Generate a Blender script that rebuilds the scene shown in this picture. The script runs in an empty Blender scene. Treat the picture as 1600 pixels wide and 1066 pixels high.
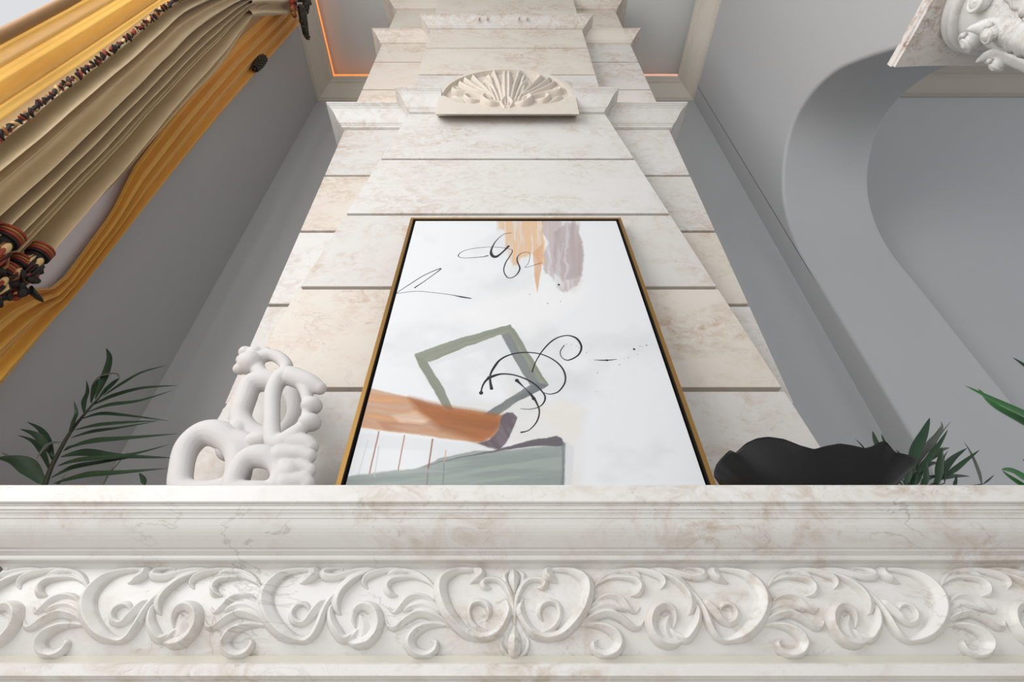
import bpy, bmesh, math, random
import numpy as np
from mathutils import Vector, Matrix
random.seed(4); rng = np.random.default_rng(7)
S = bpy.context.scene
COL = S.collection

# ------------------------------------------------------------------ camera
CX, CZ, F = -0.02, 1.05, 795.0
TH = math.radians(41.5); ST, CT = math.sin(TH), math.cos(TH)
cam = bpy.data.cameras.new('camera'); camo = bpy.data.objects.new('camera', cam); COL.objects.link(camo)
camo.location = (CX, 0, CZ); camo.rotation_euler = (math.pi/2 + TH, 0, 0)
cam.sensor_width = 36; cam.lens = F/1600*36; cam.shift_x = 13/1600; cam.clip_start = 0.02; cam.clip_end = 100
S.camera = camo
S.view_settings.view_transform = 'Standard'; S.view_settings.look = 'None'
S.view_settings.gamma = 1; S.view_settings.use_curve_mapping = False
S.view_settings.exposure = -0.07

# ------------------------------------------------------------------ light
w = bpy.data.worlds.new('world'); S.world = w; w.use_nodes = True
w.node_tree.nodes['Background'].inputs[0].default_value = (0.95, 0.975, 1.0, 1)
w.node_tree.nodes['Background'].inputs[1].default_value = 0.8
def area(name, loc, target, sx, sy, power, col):
    l = bpy.data.lights.new(name, 'AREA'); l.shape = 'RECTANGLE'; l.size = sx; l.size_y = sy; l.energy = power; l.color = col
    o = bpy.data.objects.new(name, l); COL.objects.link(o); o.location = loc
    o.rotation_euler = (Vector(target)-Vector(loc)).to_track_quat('-Z', 'Y').to_euler(); return o
area('window_daylight', (-2.3, -0.9, 3.8), (2.0, 0.9, 4.1), 2.4, 4.0, 145, (1.0, 1.0, 1.0))
area('rear_fill_light', (-1.2, -3.9, 1.5), (0.5, 1.1, 1.8), 3.0, 2.8, 72, (1.0, 1.0, 1.0))  # added fill lamp behind the camera, low for the undersides; no window there
for i, sx in enumerate((-1, 1)):
    l = bpy.data.lights.new('cornice_lamp', 'POINT'); l.energy = 1.3; l.color = (1.0, 0.62, 0.35); l.shadow_soft_size = 0.03
    o = bpy.data.objects.new('cornice_lamp', l); COL.objects.link(o); o.location = (sx*0.74, 1.42, 3.30+CZ)

# ------------------------------------------------------------------ projection maths (pixel of the photograph -> place)
def ray(px, py):
    u, v = px-787.0, py-533.0
    return u, F*CT+v*ST, F*ST-v*CT
def PY(px, py, Y):
    x, y, z = ray(px, py); k = Y/y
    return Vector((CX+x*k, Y, CZ+z*k))
def PXW(px, py, X):
    x, y, z = ray(px, py); k = (X-CX)/x
    return Vector((X, y*k, CZ+z*k))

# ------------------------------------------------------------------ helpers
def thing(name, label, cat, loc=(0, 0, 0), group=None):
    o = bpy.data.objects.new(name, None); COL.objects.link(o); o.location = loc; o.empty_display_size = .1
    o['label'] = label; o['category'] = cat
    if group: o['group'] = group
    return o
def tag(o, label, cat, group=None):
    o['label'] = label; o['category'] = cat
    if group: o['group'] = group
    return o
def wloc(o):
    v = Vector((0, 0, 0))
    while o is not None: v += o.location; o = o.parent
    return v
def mesh(name, verts, faces, mat, parent=None, smooth=False, loc=None):
    """verts are in world coordinates; the object's origin is its parent's (or loc)"""
    org = wloc(parent) if parent is not None else Vector(loc or (0, 0, 0))
    me = bpy.data.meshes.new(name)
    V = np.asarray([tuple(v) for v in verts] if not isinstance(verts, np.ndarray) else verts, dtype=float) - np.array(org)
    if isinstance(faces, np.ndarray):
        n = len(faces); me.vertices.add(len(V)); me.vertices.foreach_set('co', V.ravel())
        me.loops.add(n*4); me.loops.foreach_set('vertex_index', faces.ravel().astype(np.int32))
        me.polygons.add(n); me.polygons.foreach_set('loop_start', np.arange(0, n*4, 4, dtype=np.int32))
        me.polygons.foreach_set('loop_total', np.full(n, 4, dtype=np.int32)); me.update(calc_edges=True); me.validate()
    else:
        me.from_pydata([tuple(v) for v in V], [], faces)
    for m in (mat if isinstance(mat, list) else [mat]): me.materials.append(m)
    if smooth: me.polygons.foreach_set('use_smooth', [True]*len(me.polygons))
    me.update()
    o = bpy.data.objects.new(name, me); COL.objects.link(o)
    if parent is not None: o.parent = parent
    else: o.location = org
    return o
def bevel(o, w_, seg=2):
    m = o.modifiers.new('bevel', 'BEVEL'); m.width = w_; m.segments = seg; m.limit_method = 'ANGLE'; return o
class MB:
    def __init__(s): s.v = []; s.f = []; s.mi = []
    def add(s, vs, fs, mi=0):
        n = len(s.v); s.v += [tuple(v) for v in vs]; s.f += [tuple(i+n for i in f) for f in fs]; s.mi += [mi]*len(fs)
    def hexa(s, p, mi=0):   # 8 points: bottom 4 ccw, top 4
        s.add(p, [(3, 2, 1, 0), (4, 5, 6, 7), (0, 1, 5, 4), (1, 2, 6, 5), (2, 3, 7, 6), (3, 0, 4, 7)], mi)
    def box(s, x0, x1, y0, y1, z0, z1, mi=0):
        s.hexa([(x0, y0, z0), (x1, y0, z0), (x1, y1, z0), (x0, y1, z0), (x0, y0, z1), (x1, y0, z1), (x1, y1, z1), (x0, y1, z1)], mi)
    def tube(s, pts, rad, n=10, closed=False, mi=0, flat=1.0, fdir=None):
        pts = [Vector(p) for p in pts]; N = len(pts); rings = []; ref = Vector((0.13, 0.2, 0.97))
        prev = None
        for i, p in enumerate(pts):
            a = pts[(i-1) % N] if (closed or i > 0) else p; b = pts[(i+1) % N] if (closed or i < N-1) else p
            t = (b-a).normalized()
            if fdir is not None: q = Vector(fdir)
            else: q = prev if prev is not None else (ref if abs(t.dot(ref)) < .9 else Vector((1, 0, 0)))
            e = (q-t*q.dot(t)).normalized(); prev = e; g = t.cross(e)
            r = rad[i] if hasattr(rad, '__len__') else rad
            rings.append([p+e*(math.cos(2*math.pi*k/n)*r*flat)+g*(math.sin(2*math.pi*k/n)*r) for k in range(n)])
        vs = [v for r in rings for v in r]; fs = []
        for i in range(N if closed else N-1):
            j = (i+1) % N
            for k in range(n): fs.append((i*n+k, i*n+(k+1) % n, j*n+(k+1) % n, j*n+k))
        if not closed: fs += [tuple(range(n-1, -1, -1)), tuple((N-1)*n+k for k in range(n))]
        s.add(vs, fs, mi)
    def ball(s, c, r, mi=0, nu=14, nv=10, rot=None):
        r = (r, r, r) if not hasattr(r, '__len__') else r; vs = []; fs = []; c = Vector(c)
        for i in range(nv+1):
            a = math.pi*i/nv
            for k in range(nu):
                b = 2*math.pi*k/nu
                q = Vector((r[0]*math.sin(a)*math.cos(b), r[1]*math.sin(a)*math.sin(b), r[2]*math.cos(a)))
                if rot is not None: q = rot @ q
                vs.append(c+q)
        for i in range(nv):
            for k in range(nu): fs.append((i*nu+k, (i+1)*nu+k, (i+1)*nu+(k+1) % nu, i*nu+(k+1) % nu))
        s.add(vs, fs, mi)
    def lathe(s, c, prof, n=48, mi=0):
        vs = []; fs = []
        for (r, z) in prof:
            for k in range(n): a = 2*math.pi*k/n; vs.append((c[0]+r*math.cos(a), c[1]+r*math.sin(a), z))
        for i in range(len(prof)-1):
            for k in range(n): fs.append((i*n+k, i*n+(k+1) % n, (i+1)*n+(k+1) % n, (i+1)*n+k))
        fs.append(tuple(range(n-1, -1, -1))); fs.append(tuple((len(prof)-1)*n+k for k in range(n)))
        s.add(vs, fs, mi)
    def build(s, name, mat, parent=None, smooth=False, loc=None):
        o = mesh(name, s.v, s.f, mat, parent, smooth, loc)
        if isinstance(mat, list): o.data.polygons.foreach_set('material_index', s.mi)
        bm = bmesh.new(); bm.from_mesh(o.data); bmesh.ops.recalc_face_normals(bm, faces=bm.faces); bm.to_mesh(o.data); bm.free()
        return o
def crom(pts, per=8, closed=False):
    P = np.array(pts, float); n = len(P); out = []
    for i in range(n if closed else n-1):
        if closed: p0, p1, p2, p3 = P[(i-1) % n], P[i], P[(i+1) % n], P[(i+2) % n]
        else: p0, p1, p2, p3 = P[max(i-1, 0)], P[i], P[i+1], P[min(i+2, n-1)]
        for k in range(per):
            t = k/per
            out.append(.5*((2*p1)+(-p0+p2)*t+(2*p0-5*p1+4*p2-p3)*t*t+(-p0+3*p1-3*p2+p3)*t**3))
    if not closed: out.append(P[-1])
    return np.array(out)

# ------------------------------------------------------------------ materials
def newmat(name):
    m = bpy.data.materials.new(name); m.use_nodes = True; nt = m.node_tree
    return m, nt, nt.nodes['Principled BSDF']
def N(nt, t, **k):
    n = nt.nodes.new(t)
    for a, b in k.items():
        if a in n.inputs.keys(): n.inputs[a].default_value = b
        else: setattr(n, a, b)
    return n
def ramp(nt, fac, stops):
    r = nt.nodes.new('ShaderNodeValToRGB'); el = r.color_ramp.elements
    while len(el) > 1: el.remove(el[0])
    el[0].position = stops[0][0]; c = stops[0][1]; el[0].color = (*c, 1) if len(c) == 3 else c
    for p, c in stops[1:]:
        e = el.new(p); e.color = (*c, 1)
    nt.links.new(fac, r.inputs[0]); return r.outputs[0]
def mix(nt, fac, a, b, mode='MIX'):
    m = nt.nodes.new('ShaderNodeMix'); m.data_type = 'RGBA'; m.blend_type = mode
    for sck, v in ((m.inputs[0], fac), (m.inputs[6], a), (m.inputs[7], b)):
        if hasattr(v, 'node'): nt.links.new(v, sck)
        else: sck.default_value = v if not hasattr(v, '__len__') else (*v, 1)
    return m.outputs[2]
def lin(c): return tuple(((x/255)/12.92 if x/255 <= .04045 else ((x/255+.055)/1.055)**2.4) for x in c)
def marble(name, base, stain, amt=.5, vein=.5, rough=.35, sc=1.0, seed=0.0, pit=0.5, warm=None):
    m, nt, b = newmat(name); tc = N(nt, 'ShaderNodeTexCoord'); mp = N(nt, 'ShaderNodeMapping'); mp.inputs['Location'].default_value = (seed, seed*.7, seed*1.3)
    mp.inputs['Scale'].default_value = (sc, sc, sc*1.5); nt.links.new(tc.outputs['Object'], mp.inputs[0]); co = mp.outputs[0]
    n1 = N(nt, 'ShaderNodeTexNoise', Scale=2.6, Detail=7.0, Roughness=.6, Distortion=.6); nt.links.new(co, n1.inputs['Vector'])
    f1 = ramp(nt, n1.outputs[0], [(.40, (0, 0, 0)), (.62, (1, 1, 1))])
    n2 = N(nt, 'ShaderNodeTexNoise', Scale=14.0, Detail=8.0, Roughness=.65, Distortion=1.2); nt.links.new(co, n2.inputs['Vector'])
    f2 = ramp(nt, n2.outputs[0], [(.42, (0, 0, 0)), (.66, (1, 1, 1))])
    mm = N(nt, 'ShaderNodeMath', operation='MULTIPLY'); nt.links.new(f1, mm.inputs[0]); nt.links.new(f2, mm.inputs[1])
    m2 = N(nt, 'ShaderNodeMath', operation='MULTIPLY'); nt.links.new(mm.outputs[0], m2.inputs[0]); m2.inputs[1].default_value = amt
    c = mix(nt, m2.outputs[0], base, stain)
    # broad tint
    n3 = N(nt, 'ShaderNodeTexNoise', Scale=1.1, Detail=3.0); nt.links.new(co, n3.inputs['Vector'])
    f3 = ramp(nt, n3.outputs[0], [(.40, (0, 0, 0)), (.65, (1, 1, 1))])
    wm = warm or tuple(min(1, x*y) for x, y in zip(base, (.985, .965, .94)))
    c = mix(nt, f3, c, mix(nt, .55, c, wm))
    # veins
    n4 = N(nt, 'ShaderNodeTexNoise', Scale=3.4, Detail=6.0, Roughness=.6, Distortion=1.0); nt.links.new(co, n4.inputs['Vector'])
    f4 = ramp(nt, n4.outputs[0], [(.488, (0, 0, 0)), (.5, (1, 1, 1)), (.512, (0, 0, 0))])
    n5 = N(nt, 'ShaderNodeTexNoise', Scale=3.0, Detail=2.0); nt.links.new(co, n5.inputs['Vector'])
    f5 = ramp(nt, n5.outputs[0], [(.52, (0, 0, 0)), (.66, (1, 1, 1))])
    mv = N(nt, 'ShaderNodeMath', operation='MULTIPLY'); nt.links.new(f4, mv.inputs[0]); nt.links.new(f5, mv.inputs[1])
    mv2 = N(nt, 'ShaderNodeMath', operation='MULTIPLY'); nt.links.new(mv.outputs[0], mv2.inputs[0]); mv2.inputs[1].default_value = vein
    c = mix(nt, mv2.outputs[0], c, lin((120, 100, 85)))
    # pits
    vo = N(nt, 'ShaderNodeTexVoronoi', Scale=16.0); nd = N(nt, 'ShaderNodeTexNoise', Scale=60.0, Detail=2.0)
    nt.links.new(co, nd.inputs['Vector']); vv = mix(nt, .02, (0, 0, 0), (0, 0, 0)); nt.links.new(co, vo.inputs['Vector'])
    f6 = ramp(nt, vo.outputs['Distance'], [(.03, (1, 1, 1)), (.09, (0, 0, 0))])
    f7 = ramp(nt, n2.outputs[0], [(.55, (0, 0, 0)), (.62, (1, 1, 1))])
    mp2 = N(nt, 'ShaderNodeMath', operation='MULTIPLY'); nt.links.new(f6, mp2.inputs[0]); nt.links.new(f7, mp2.inputs[1])
    mp3 = N(nt, 'ShaderNodeMath', operation='MULTIPLY'); nt.links.new(mp2.outputs[0], mp3.inputs[0]); mp3.inputs[1].default_value = pit
    c = mix(nt, mp3.outputs[0], c, lin((128, 112, 98)))
    ns_ = N(nt, 'ShaderNodeTexNoise', Scale=38.0, Detail=6.0, Roughness=.75, Distortion=.8); nt.links.new(co, ns_.inputs['Vector'])
    fs_ = ramp(nt, ns_.outputs[0], [(.56, (0, 0, 0)), (.70, (1, 1, 1))]); mg = N(nt, 'ShaderNodeMath', operation='MULTIPLY'); nt.links.new(fs_, mg.inputs[0]); nt.links.new(f1, mg.inputs[1])
    mh = N(nt, 'ShaderNodeMath', operation='MULTIPLY'); nt.links.new(mg.outputs[0], mh.inputs[0]); mh.inputs[1].default_value = .75*amt; c = mix(nt, mh.outputs[0], c, lin((150, 126, 104)))
    nt.links.new(c, b.inputs['Base Color']); b.inputs['Roughness'].default_value = rough
    bp = N(nt, 'ShaderNodeBump', Strength=.06, Distance=.01); nt.links.new(n2.outputs[0], bp.inputs['Height']); nt.links.new(bp.outputs[0], b.inputs['Normal'])
    return m
def plain(name, rgb, rough=.6, noise=0.0, nsc=20, metal=0.0, bump=0.0, sheen=0.0, spec=None):
    m, nt, b = newmat(name); b.inputs['Roughness'].default_value = rough; b.inputs['Metallic'].default_value = metal
    tc = N(nt, 'ShaderNodeTexCoord'); n = N(nt, 'ShaderNodeTexNoise', Scale=float(nsc), Detail=5.0); nt.links.new(tc.outputs['Object'], n.inputs['Vector'])
    c = mix(nt, n.outputs[0], tuple(x*(1-noise) for x in rgb), tuple(min(1, x*(1+noise)) for x in rgb)); nt.links.new(c, b.inputs['Base Color'])
    if bump: bp = N(nt, 'ShaderNodeBump', Strength=bump, Distance=.01); nt.links.new(n.outputs[0], bp.inputs['Height']); nt.links.new(bp.outputs[0], b.inputs['Normal'])
    if sheen: b.inputs['Sheen Weight'].default_value = sheen
    if spec is not None: b.inputs['Specular IOR Level'].default_value = spec
    return m
def emis(name, rgb, s):
    m, nt, b = newmat(name); b.inputs['Base Color'].default_value = (*rgb, 1); b.inputs['Emission Color'].default_value = (*rgb, 1); b.inputs['Emission Strength'].default_value = s; return m
M_mantel = marble('marble_mantel', lin((222, 220, 217)), lin((182, 162, 138)), .75, .35, .38, 1.0, 3.1, .5)
M_wallm = [marble('marble_course_%d' % i, lin(b_), lin((178, 152, 128)), a_, .25, .42, 1.0, 11.0+7*i, .6) for i, (b_, a_) in enumerate((((204, 201, 197), .95), ((210, 208, 205), .75), ((208, 200, 190), 1.0)))]
M_tan = marble('marble_lunette', lin((208, 200, 189)), lin((190, 168, 148)), .4, .3, .6, 1.0, 4.2, .3)
M_col = marble('marble_column', lin((222, 222, 221)), lin((170, 144, 120)), .5, .6, .35, 1.6, 8.0, .3)
M_aba = marble('marble_abacus', lin((222, 217, 213)), lin((150, 118, 90)), .95, .9, .4, 2.2, 5.0, .4)
M_grout = plain('groove_stone', lin((196, 184, 172)), .8, .05)
M_wall = plain('grey_wall_paint', lin((183, 184, 186)), .55, .01, 3, bump=.01)
M_trim = plain('cream_trim_paint', lin((212, 205, 194)), .5, .02, 6)
M_ceil = plain('ceiling_paint', lin((212, 213, 211)), .7, .01, 3)
M_floor = plain('floor_stone', lin((226, 221, 214)), .4, .08, 3)

# ------------------------------------------------------------------ room
XW, YB, ZC = 2.01, 2.37, 5.51+CZ
Y0, ZTOP = -5.0, 6.98
def struct(name, mb, mat, smooth=False):
    o = mb.build(name, mat, None, smooth); o['kind'] = 'structure'; return o
m = MB(); m.box(-2.6, 7.0, Y0, YB+.2, -.1, 0); struct('floor', m, M_floor)
m = MB(); m.box(-2.4, 7.0, -2.2, YB+.2, ZTOP, ZTOP+.1); m.box(2.61, 7.0, Y0, -2.2, ZTOP, ZTOP+.1); struct('ceiling', m, M_ceil)  # second box: unseen rear stretch of hall ceiling, added to darken the upper hall
m = MB(); m.box(-XW-.2, 6.9, YB, YB+.2, 0, ZTOP); struct('wall_back', m, M_wall)
# left wall with the window opening
WY0, WY1, WZ0, WZ1 = -1.5, 1.30, 0.9, 5.9
m = MB()
m.box(-XW-.2, -XW, WY1, YB, 0, ZTOP); m.box(-XW-.2, -XW, Y0, WY0, 0, ZTOP)
m.box(-XW-.2, -XW, WY0, WY1, 0, WZ0); m.box(-XW-.2, -XW, WY0, WY1, WZ1, ZTOP); struct('wall_left', m, M_wall)
m = MB()
for (a, b_, c, d) in ((WY0, WY0+.06, WZ0, WZ1), (WY1-.06, WY1, WZ0, WZ1), (WY0, WY1, WZ0, WZ0+.06), (WY0, WY1, WZ1-.06, WZ1), (-.13, -.07, WZ0, WZ1), (WY0, WY1, 3.3, 3.36)):
    m.box(-XW-.14, -XW-.06, a, b_, c, d)
struct('window_1', m, plain('window_frame_white', lin((225, 225, 225)), .4))
# right wall with the arch: thick reveal
AX2 = CX+1.308*2.03
XR = XW
RX = 2.03
_c = crom([(.30, .80, 0), (.305, .95, 0), (.335, 1.11, 0), (.40, 1.27, 0), (.48, 1.42, 0), (.55, 1.54, 0), (.621, 1.637, 0), (.715, 1.705, 0), (.813, 1.73, 0), (.91, 1.70, 0), (.999, 1.622, 0), (1.055, 1.51, 0), (1.083, 1.37, 0), (1.083, 1.2, 0)], 7)
arch = [(.30*RX, 0.0)]+[(a*RX, b_*RX+CZ) for a, b_, _ in _c]+[(1.083*RX, 0.0)]
RR = .022; AT = np.array(arch); TG = np.gradient(AT, axis=0); TG[0] = (0, 1); TG[-1] = (0, -1); TG /= np.linalg.norm(TG, axis=1)[:, None]; NO = np.stack([-TG[:, 1], TG[:, 0]], 1)
def archface(mb, x, y0, y1, ztop, L):
    n = len(L); mb.add([(x, y0, 0), (x, L[0][0], 0), (x, L[0][0], ztop), (x, y0, ztop)], [(0, 1, 2, 3)]); mb.add([(x, L[-1][0], 0), (x, y1, 0), (x, y1, ztop), (x, L[-1][0], ztop)], [(0, 1, 2, 3)])
    for i in range(n-1):
        (ya, za), (yb, zb) = L[i], L[i+1]
        if abs(yb-ya) > 1e-7: mb.add([(x, ya, za), (x, yb, zb), (x, yb, ztop), (x, ya, ztop)], [(0, 1, 2, 3)])
m = MB(); LO = AT+NO*RR; LO[0, 1] = LO[-1, 1] = 0
archface(m, XR, Y0, YB, ZTOP, LO); archface(m, AX2, Y0, YB, ZTOP, LO)
rings = []
for k in range(6): a = k/5*math.pi/2; rings.append((XR+RR*(1-math.cos(a)), RR*(1-math.sin(a))))
rings += [(AX2-x+XR, o_) for x, o_ in rings[::-1]]; vs = []; n = len(arch)
for x, o_ in rings:
    for q in range(n): y, z = AT[q]+NO[q]*o_; vs.append((x, y, z if 0 < q < n-1 else 0))
w0 = MB(); w0.add(vs, [(r*n+i, r*n+i+1, (r+1)*n+i+1, (r+1)*n+i) for r in range(len(rings)-1) for i in range(n-1)])
nb = len(m.f); m.add(w0.v, w0.f)
m.add([(XR, Y0, 0), (AX2, Y0, 0), (AX2, Y0, ZTOP), (XR, Y0, ZTOP)], [(0, 1, 2, 3)])
wr = mesh('wall_right', m.v, m.f, M_wall); wr['kind'] = 'structure'
wr.data.polygons.foreach_set('use_smooth', [nb <= i < len(m.f)-1 for i in range(len(m.f))])
# crown mouldings
CPR = [(0, 0), (.012, 0), (.012, .03), (.025, .034), (.035, .06), (.06, .10), (.09, .15), (.105, .19), (.105, .205), (.125, .21), (.13, .235), (.15, .24), (.15, .285), (.0, .285)]
def crown_y(mb, xw, sgn, ya, yb, z0, mit=True):      # along Y on a side wall; mitred at the yb end
    vs = []; K = len(CPR)
    for (p, h) in CPR: vs.append((xw+sgn*p, ya, z0+h))
    for (p, h) in CPR: vs.append((xw+sgn*p, yb-(p if mit else 0), z0+h))
    mb.add(vs, [(i, i+1, K+i+1, K+i) for i in range(K-1)]+[tuple(range(K))])
def crown_x(mb, y, xa, xb, z0, ma=True, mb_=True):
    vs = []; K = len(CPR)
    for (p, h) in CPR: vs.append((xa+(p if ma else 0), y-p, z0+h))
    for (p, h) in CPR: vs.append((xb-(p if mb_ else 0), y-p, z0+h))
    mb.add(vs, [(i, i+1, K+i+1, K+i) for i in range(K-1)])
m = MB(); crown_y(m, -XW, 1, -2.2, YB, ZC); struct('trim_1', m, M_trim)
m = MB(); crown_y(m, XW, -1, -2.2, YB, ZC); struct('trim_2', m, M_trim)
m = MB(); crown_x(m, YB, -XW, XW, ZC); struct('trim_3', m, M_trim)
m = MB(); CPR = [(p*1.35, h*1.35) for p, h in CPR]; crown_x(m, YB, AX2, 6.9, ZC+.09, False, False); struct('trim_4', m, plain('hall_trim_paint', lin((176, 166, 156)), .5, .02, 6))
# light strips in the cove above the crown
def strip(mb, a, b_, wd): mb.box(min(a[0], b_[0])-wd, max(a[0], b_[0])+wd, min(a[1], b_[1])-wd, max(a[1], b_[1])+wd, ZC+.286, ZC+.312)
LED = emis('led_orange', (1.0, .32, .07), .95); LEDP = emis('led_pale', (1.0, .55, .40), .55)
m = MB(); strip(m, (-XW+.135, .9), (-XW+.135, YB-.135), .021); tag(m.build('cove_light', LED, None, loc=(-XW+.14, YB-.14, ZC+.286)), 'glowing orange light strip along the ceiling edge above the curtain side wall', 'light strip')
m = MB(); strip(m, (-XW+.16, YB-.135), (-.02, YB-.135), .021); tag(m.build('cove_light', LED, None, loc=(-1, YB-.14, ZC+.286)), 'glowing orange light strip on the back crown moulding left of the chimney', 'light strip')
m = MB(); strip(m, (.02, YB-.14), (XW-.16, YB-.137), .018); tag(m.build('cove_light', LEDP, None, loc=(1, YB-.14, ZC+.286)), 'faint pinkish light strip on the back crown moulding right of the chimney', 'light strip')

# ------------------------------------------------------------------ chimney breast
D = 1.4; DO = 1.498
ch = thing('chimney_breast', 'tall stepped chimney breast of beige and white marble courses rising above the mantel', 'chimney breast', (0, DO, 0))
def trap(mb, w0, w1, y0, y1, z0, z1, x0=None, x1=None):
    mb.hexa([(-w0, y0, z0), (w0, y0, z0), (w0, y1, z0), (-w0, y1, z0), (-w1, y0, z1), (w1, y0, z1), (w1, y1, z1), (-w1, y1, z1)])
HWO = .721*D
def hw(r): return (.662-.161*(r-.735))*D
g = .018
m = MB(); m.box(-HWO+.03, HWO-.03, DO+.03, YB-.005, .0, 6.9); m.box(-.58, .58, D+.03, DO+.03, 4.2, 6.9)
trap(m, hw(-.6)-.03, hw(2.2)-.03, D+.028, DO+.03, CZ-.6*D, CZ+2.2*D); m.build('core', M_grout, ch)
rs = [2.2, 1.824, 1.461, 1.097, .735, .372, .009, -.35, -.72]
for i in range(len(rs)-1):
    z1, z0 = CZ+rs[i]*D, CZ+rs[i+1]*D
    zz1 = z1-(g if i else 0)
    if i < 6:
        m = MB(); r0 = (z0-CZ)/D; r1 = (zz1-CZ)/D; trap(m, min(hw(r0), HWO), min(hw(r1), HWO), D, DO+.01, z0, zz1)
        bevel(m.build('front_panel', M_wallm[[1, 1, 0, 2, 0, 2][i]], ch), .003)
    for s in (-1, 1):
        m = MB(); m.box(*sorted((s*.25, s*HWO)), DO, YB-.01, max(z0, .0), max(zz1, .01)); bevel(m.build('side_panel', M_wallm[(i*2+(s > 0)) % 3], ch), .003)
rs2 = [3.27, 2.986, 2.63, 2.29]
for i in range(3):
    z1, z0 = CZ+rs2[i]*D-(g if i else 0), CZ+rs2[i+1]*D
    m = MB(); m.box(-.435*D, .435*D, D, DO+.01, z0, z1); bevel(m.build('front_panel', M_wallm[(2, 2, 0)[i]], ch), .003)
    for s in (-1, 1):
        m = MB(); m.box(*sorted((s*.25, s*HWO)), DO, YB-.01, z0, z1); bevel(m.build('side_panel', M_wallm[2 if s < 0 else 0], ch), .003)
m = MB(); m.box(-.435*D, .435*D, D, DO+.01, CZ+3.33*D, 6.93); bevel(m.build('front_panel', M_wallm[2], ch), .003)
for s in (-1, 1):
    m = MB(); m.box(*sorted((s*.25, s*HWO)), DO, YB-.01, CZ+3.33*D, 6.93); bevel(m.build('side_panel', M_wallm[2], ch), .003)
def cornice(name, w_, yf, yb, z0, prof, mat, sc=1.0, zs=1.0):
    vs = []; fs = []; K = len(prof)
    for (p, h) in prof:
        p *= sc; h *= zs
        vs += [(-w_-p, yb, z0+h), (-w_-p, yf-p, z0+h), (w_+p, yf-p, z0+h), (w_+p, yb, z0+h)]
    for i in range(K-1):
        for k in range(3): fs.append((i*4+k, i*4+k+1, (i+1)*4+k+1, (i+1)*4+k))
        fs.append((i*4+3, i*4, (i+1)*4, (i+1)*4+3))
    fs.append((3, 2, 1, 0)); fs.append(tuple((K-1)*4+k for k in range(4)))
    mb = MB(); mb.add(vs, fs); return mb.build(name, mat, ch)
CP = [(0, 0), (.014, 0), (.016, .012), (.022, .016), (.022, .022), (.03, .026), (.038, .036), (.046, .05), (.054, .066), (.064, .084), (.078, .100), (.092, .110), (.098, .112), (.098, .118), (.105, .120), (.105, .133)]
for s in (-1, 1):      # the lowest front cornice is broken by the lunette
    vs = []; K = len(CP); xi = s*.30*.952*D
    for (p, h) in CP: vs += [(xi, DO+.02, CZ+2.2*D+h), (xi, D-p, CZ+2.2*D+h), (s*(.412*D+p), D-p, CZ+2.2*D+h), (s*(.412*D+p), DO+.02, CZ+2.2*D+h)]
    mb = MB(); mb.add(vs, [(i*4+k, i*4+(k+1) % 4, (i+1)*4+(k+1) % 4, (i+1)*4+k) for i in range(K-1) for k in range(4)]+[(3, 2, 1, 0), tuple((K-1)*4+k for k in range(4))]); mb.build('front_cornice', M_wallm[1], ch)
cornice('side_cornice', HWO, DO, YB-.01, CZ+2.2*D, CP, M_wallm[1], 1.08)
cornice('front_cornice', .435*D, D, DO+.02, CZ+3.265*D, CP, M_wallm[0], .85, .65)
cornice('side_cornice', HWO, DO, YB-.01, CZ+3.25*D, CP, M_wallm[2], .8, .8)
cornice('side_cornice', HWO, DO, YB-.01, CZ+3.86*D, CP, M_wallm[2], 1.2, 1.0)
cornice('front_cornice', .435*D, D, DO+.02, CZ+3.93*D, CP, M_wallm[0], .9, .9)
for s in (-1, 1):   # two small carved scroll ends on the upper cornice
    m = MB(); c = PY(787+(s*31)-2, 31, D-.06)
    m.tube([c+Vector((.035*math.cos(a)*1.0, -.004, .05*math.sin(a))) for a in np.linspace(-.5, math.pi+.5, 14)], [.004+.006*math.sin(i/13*math.pi) for i in range(14)], 8); m.build('scroll_end', M_tan, ch, True)

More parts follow.
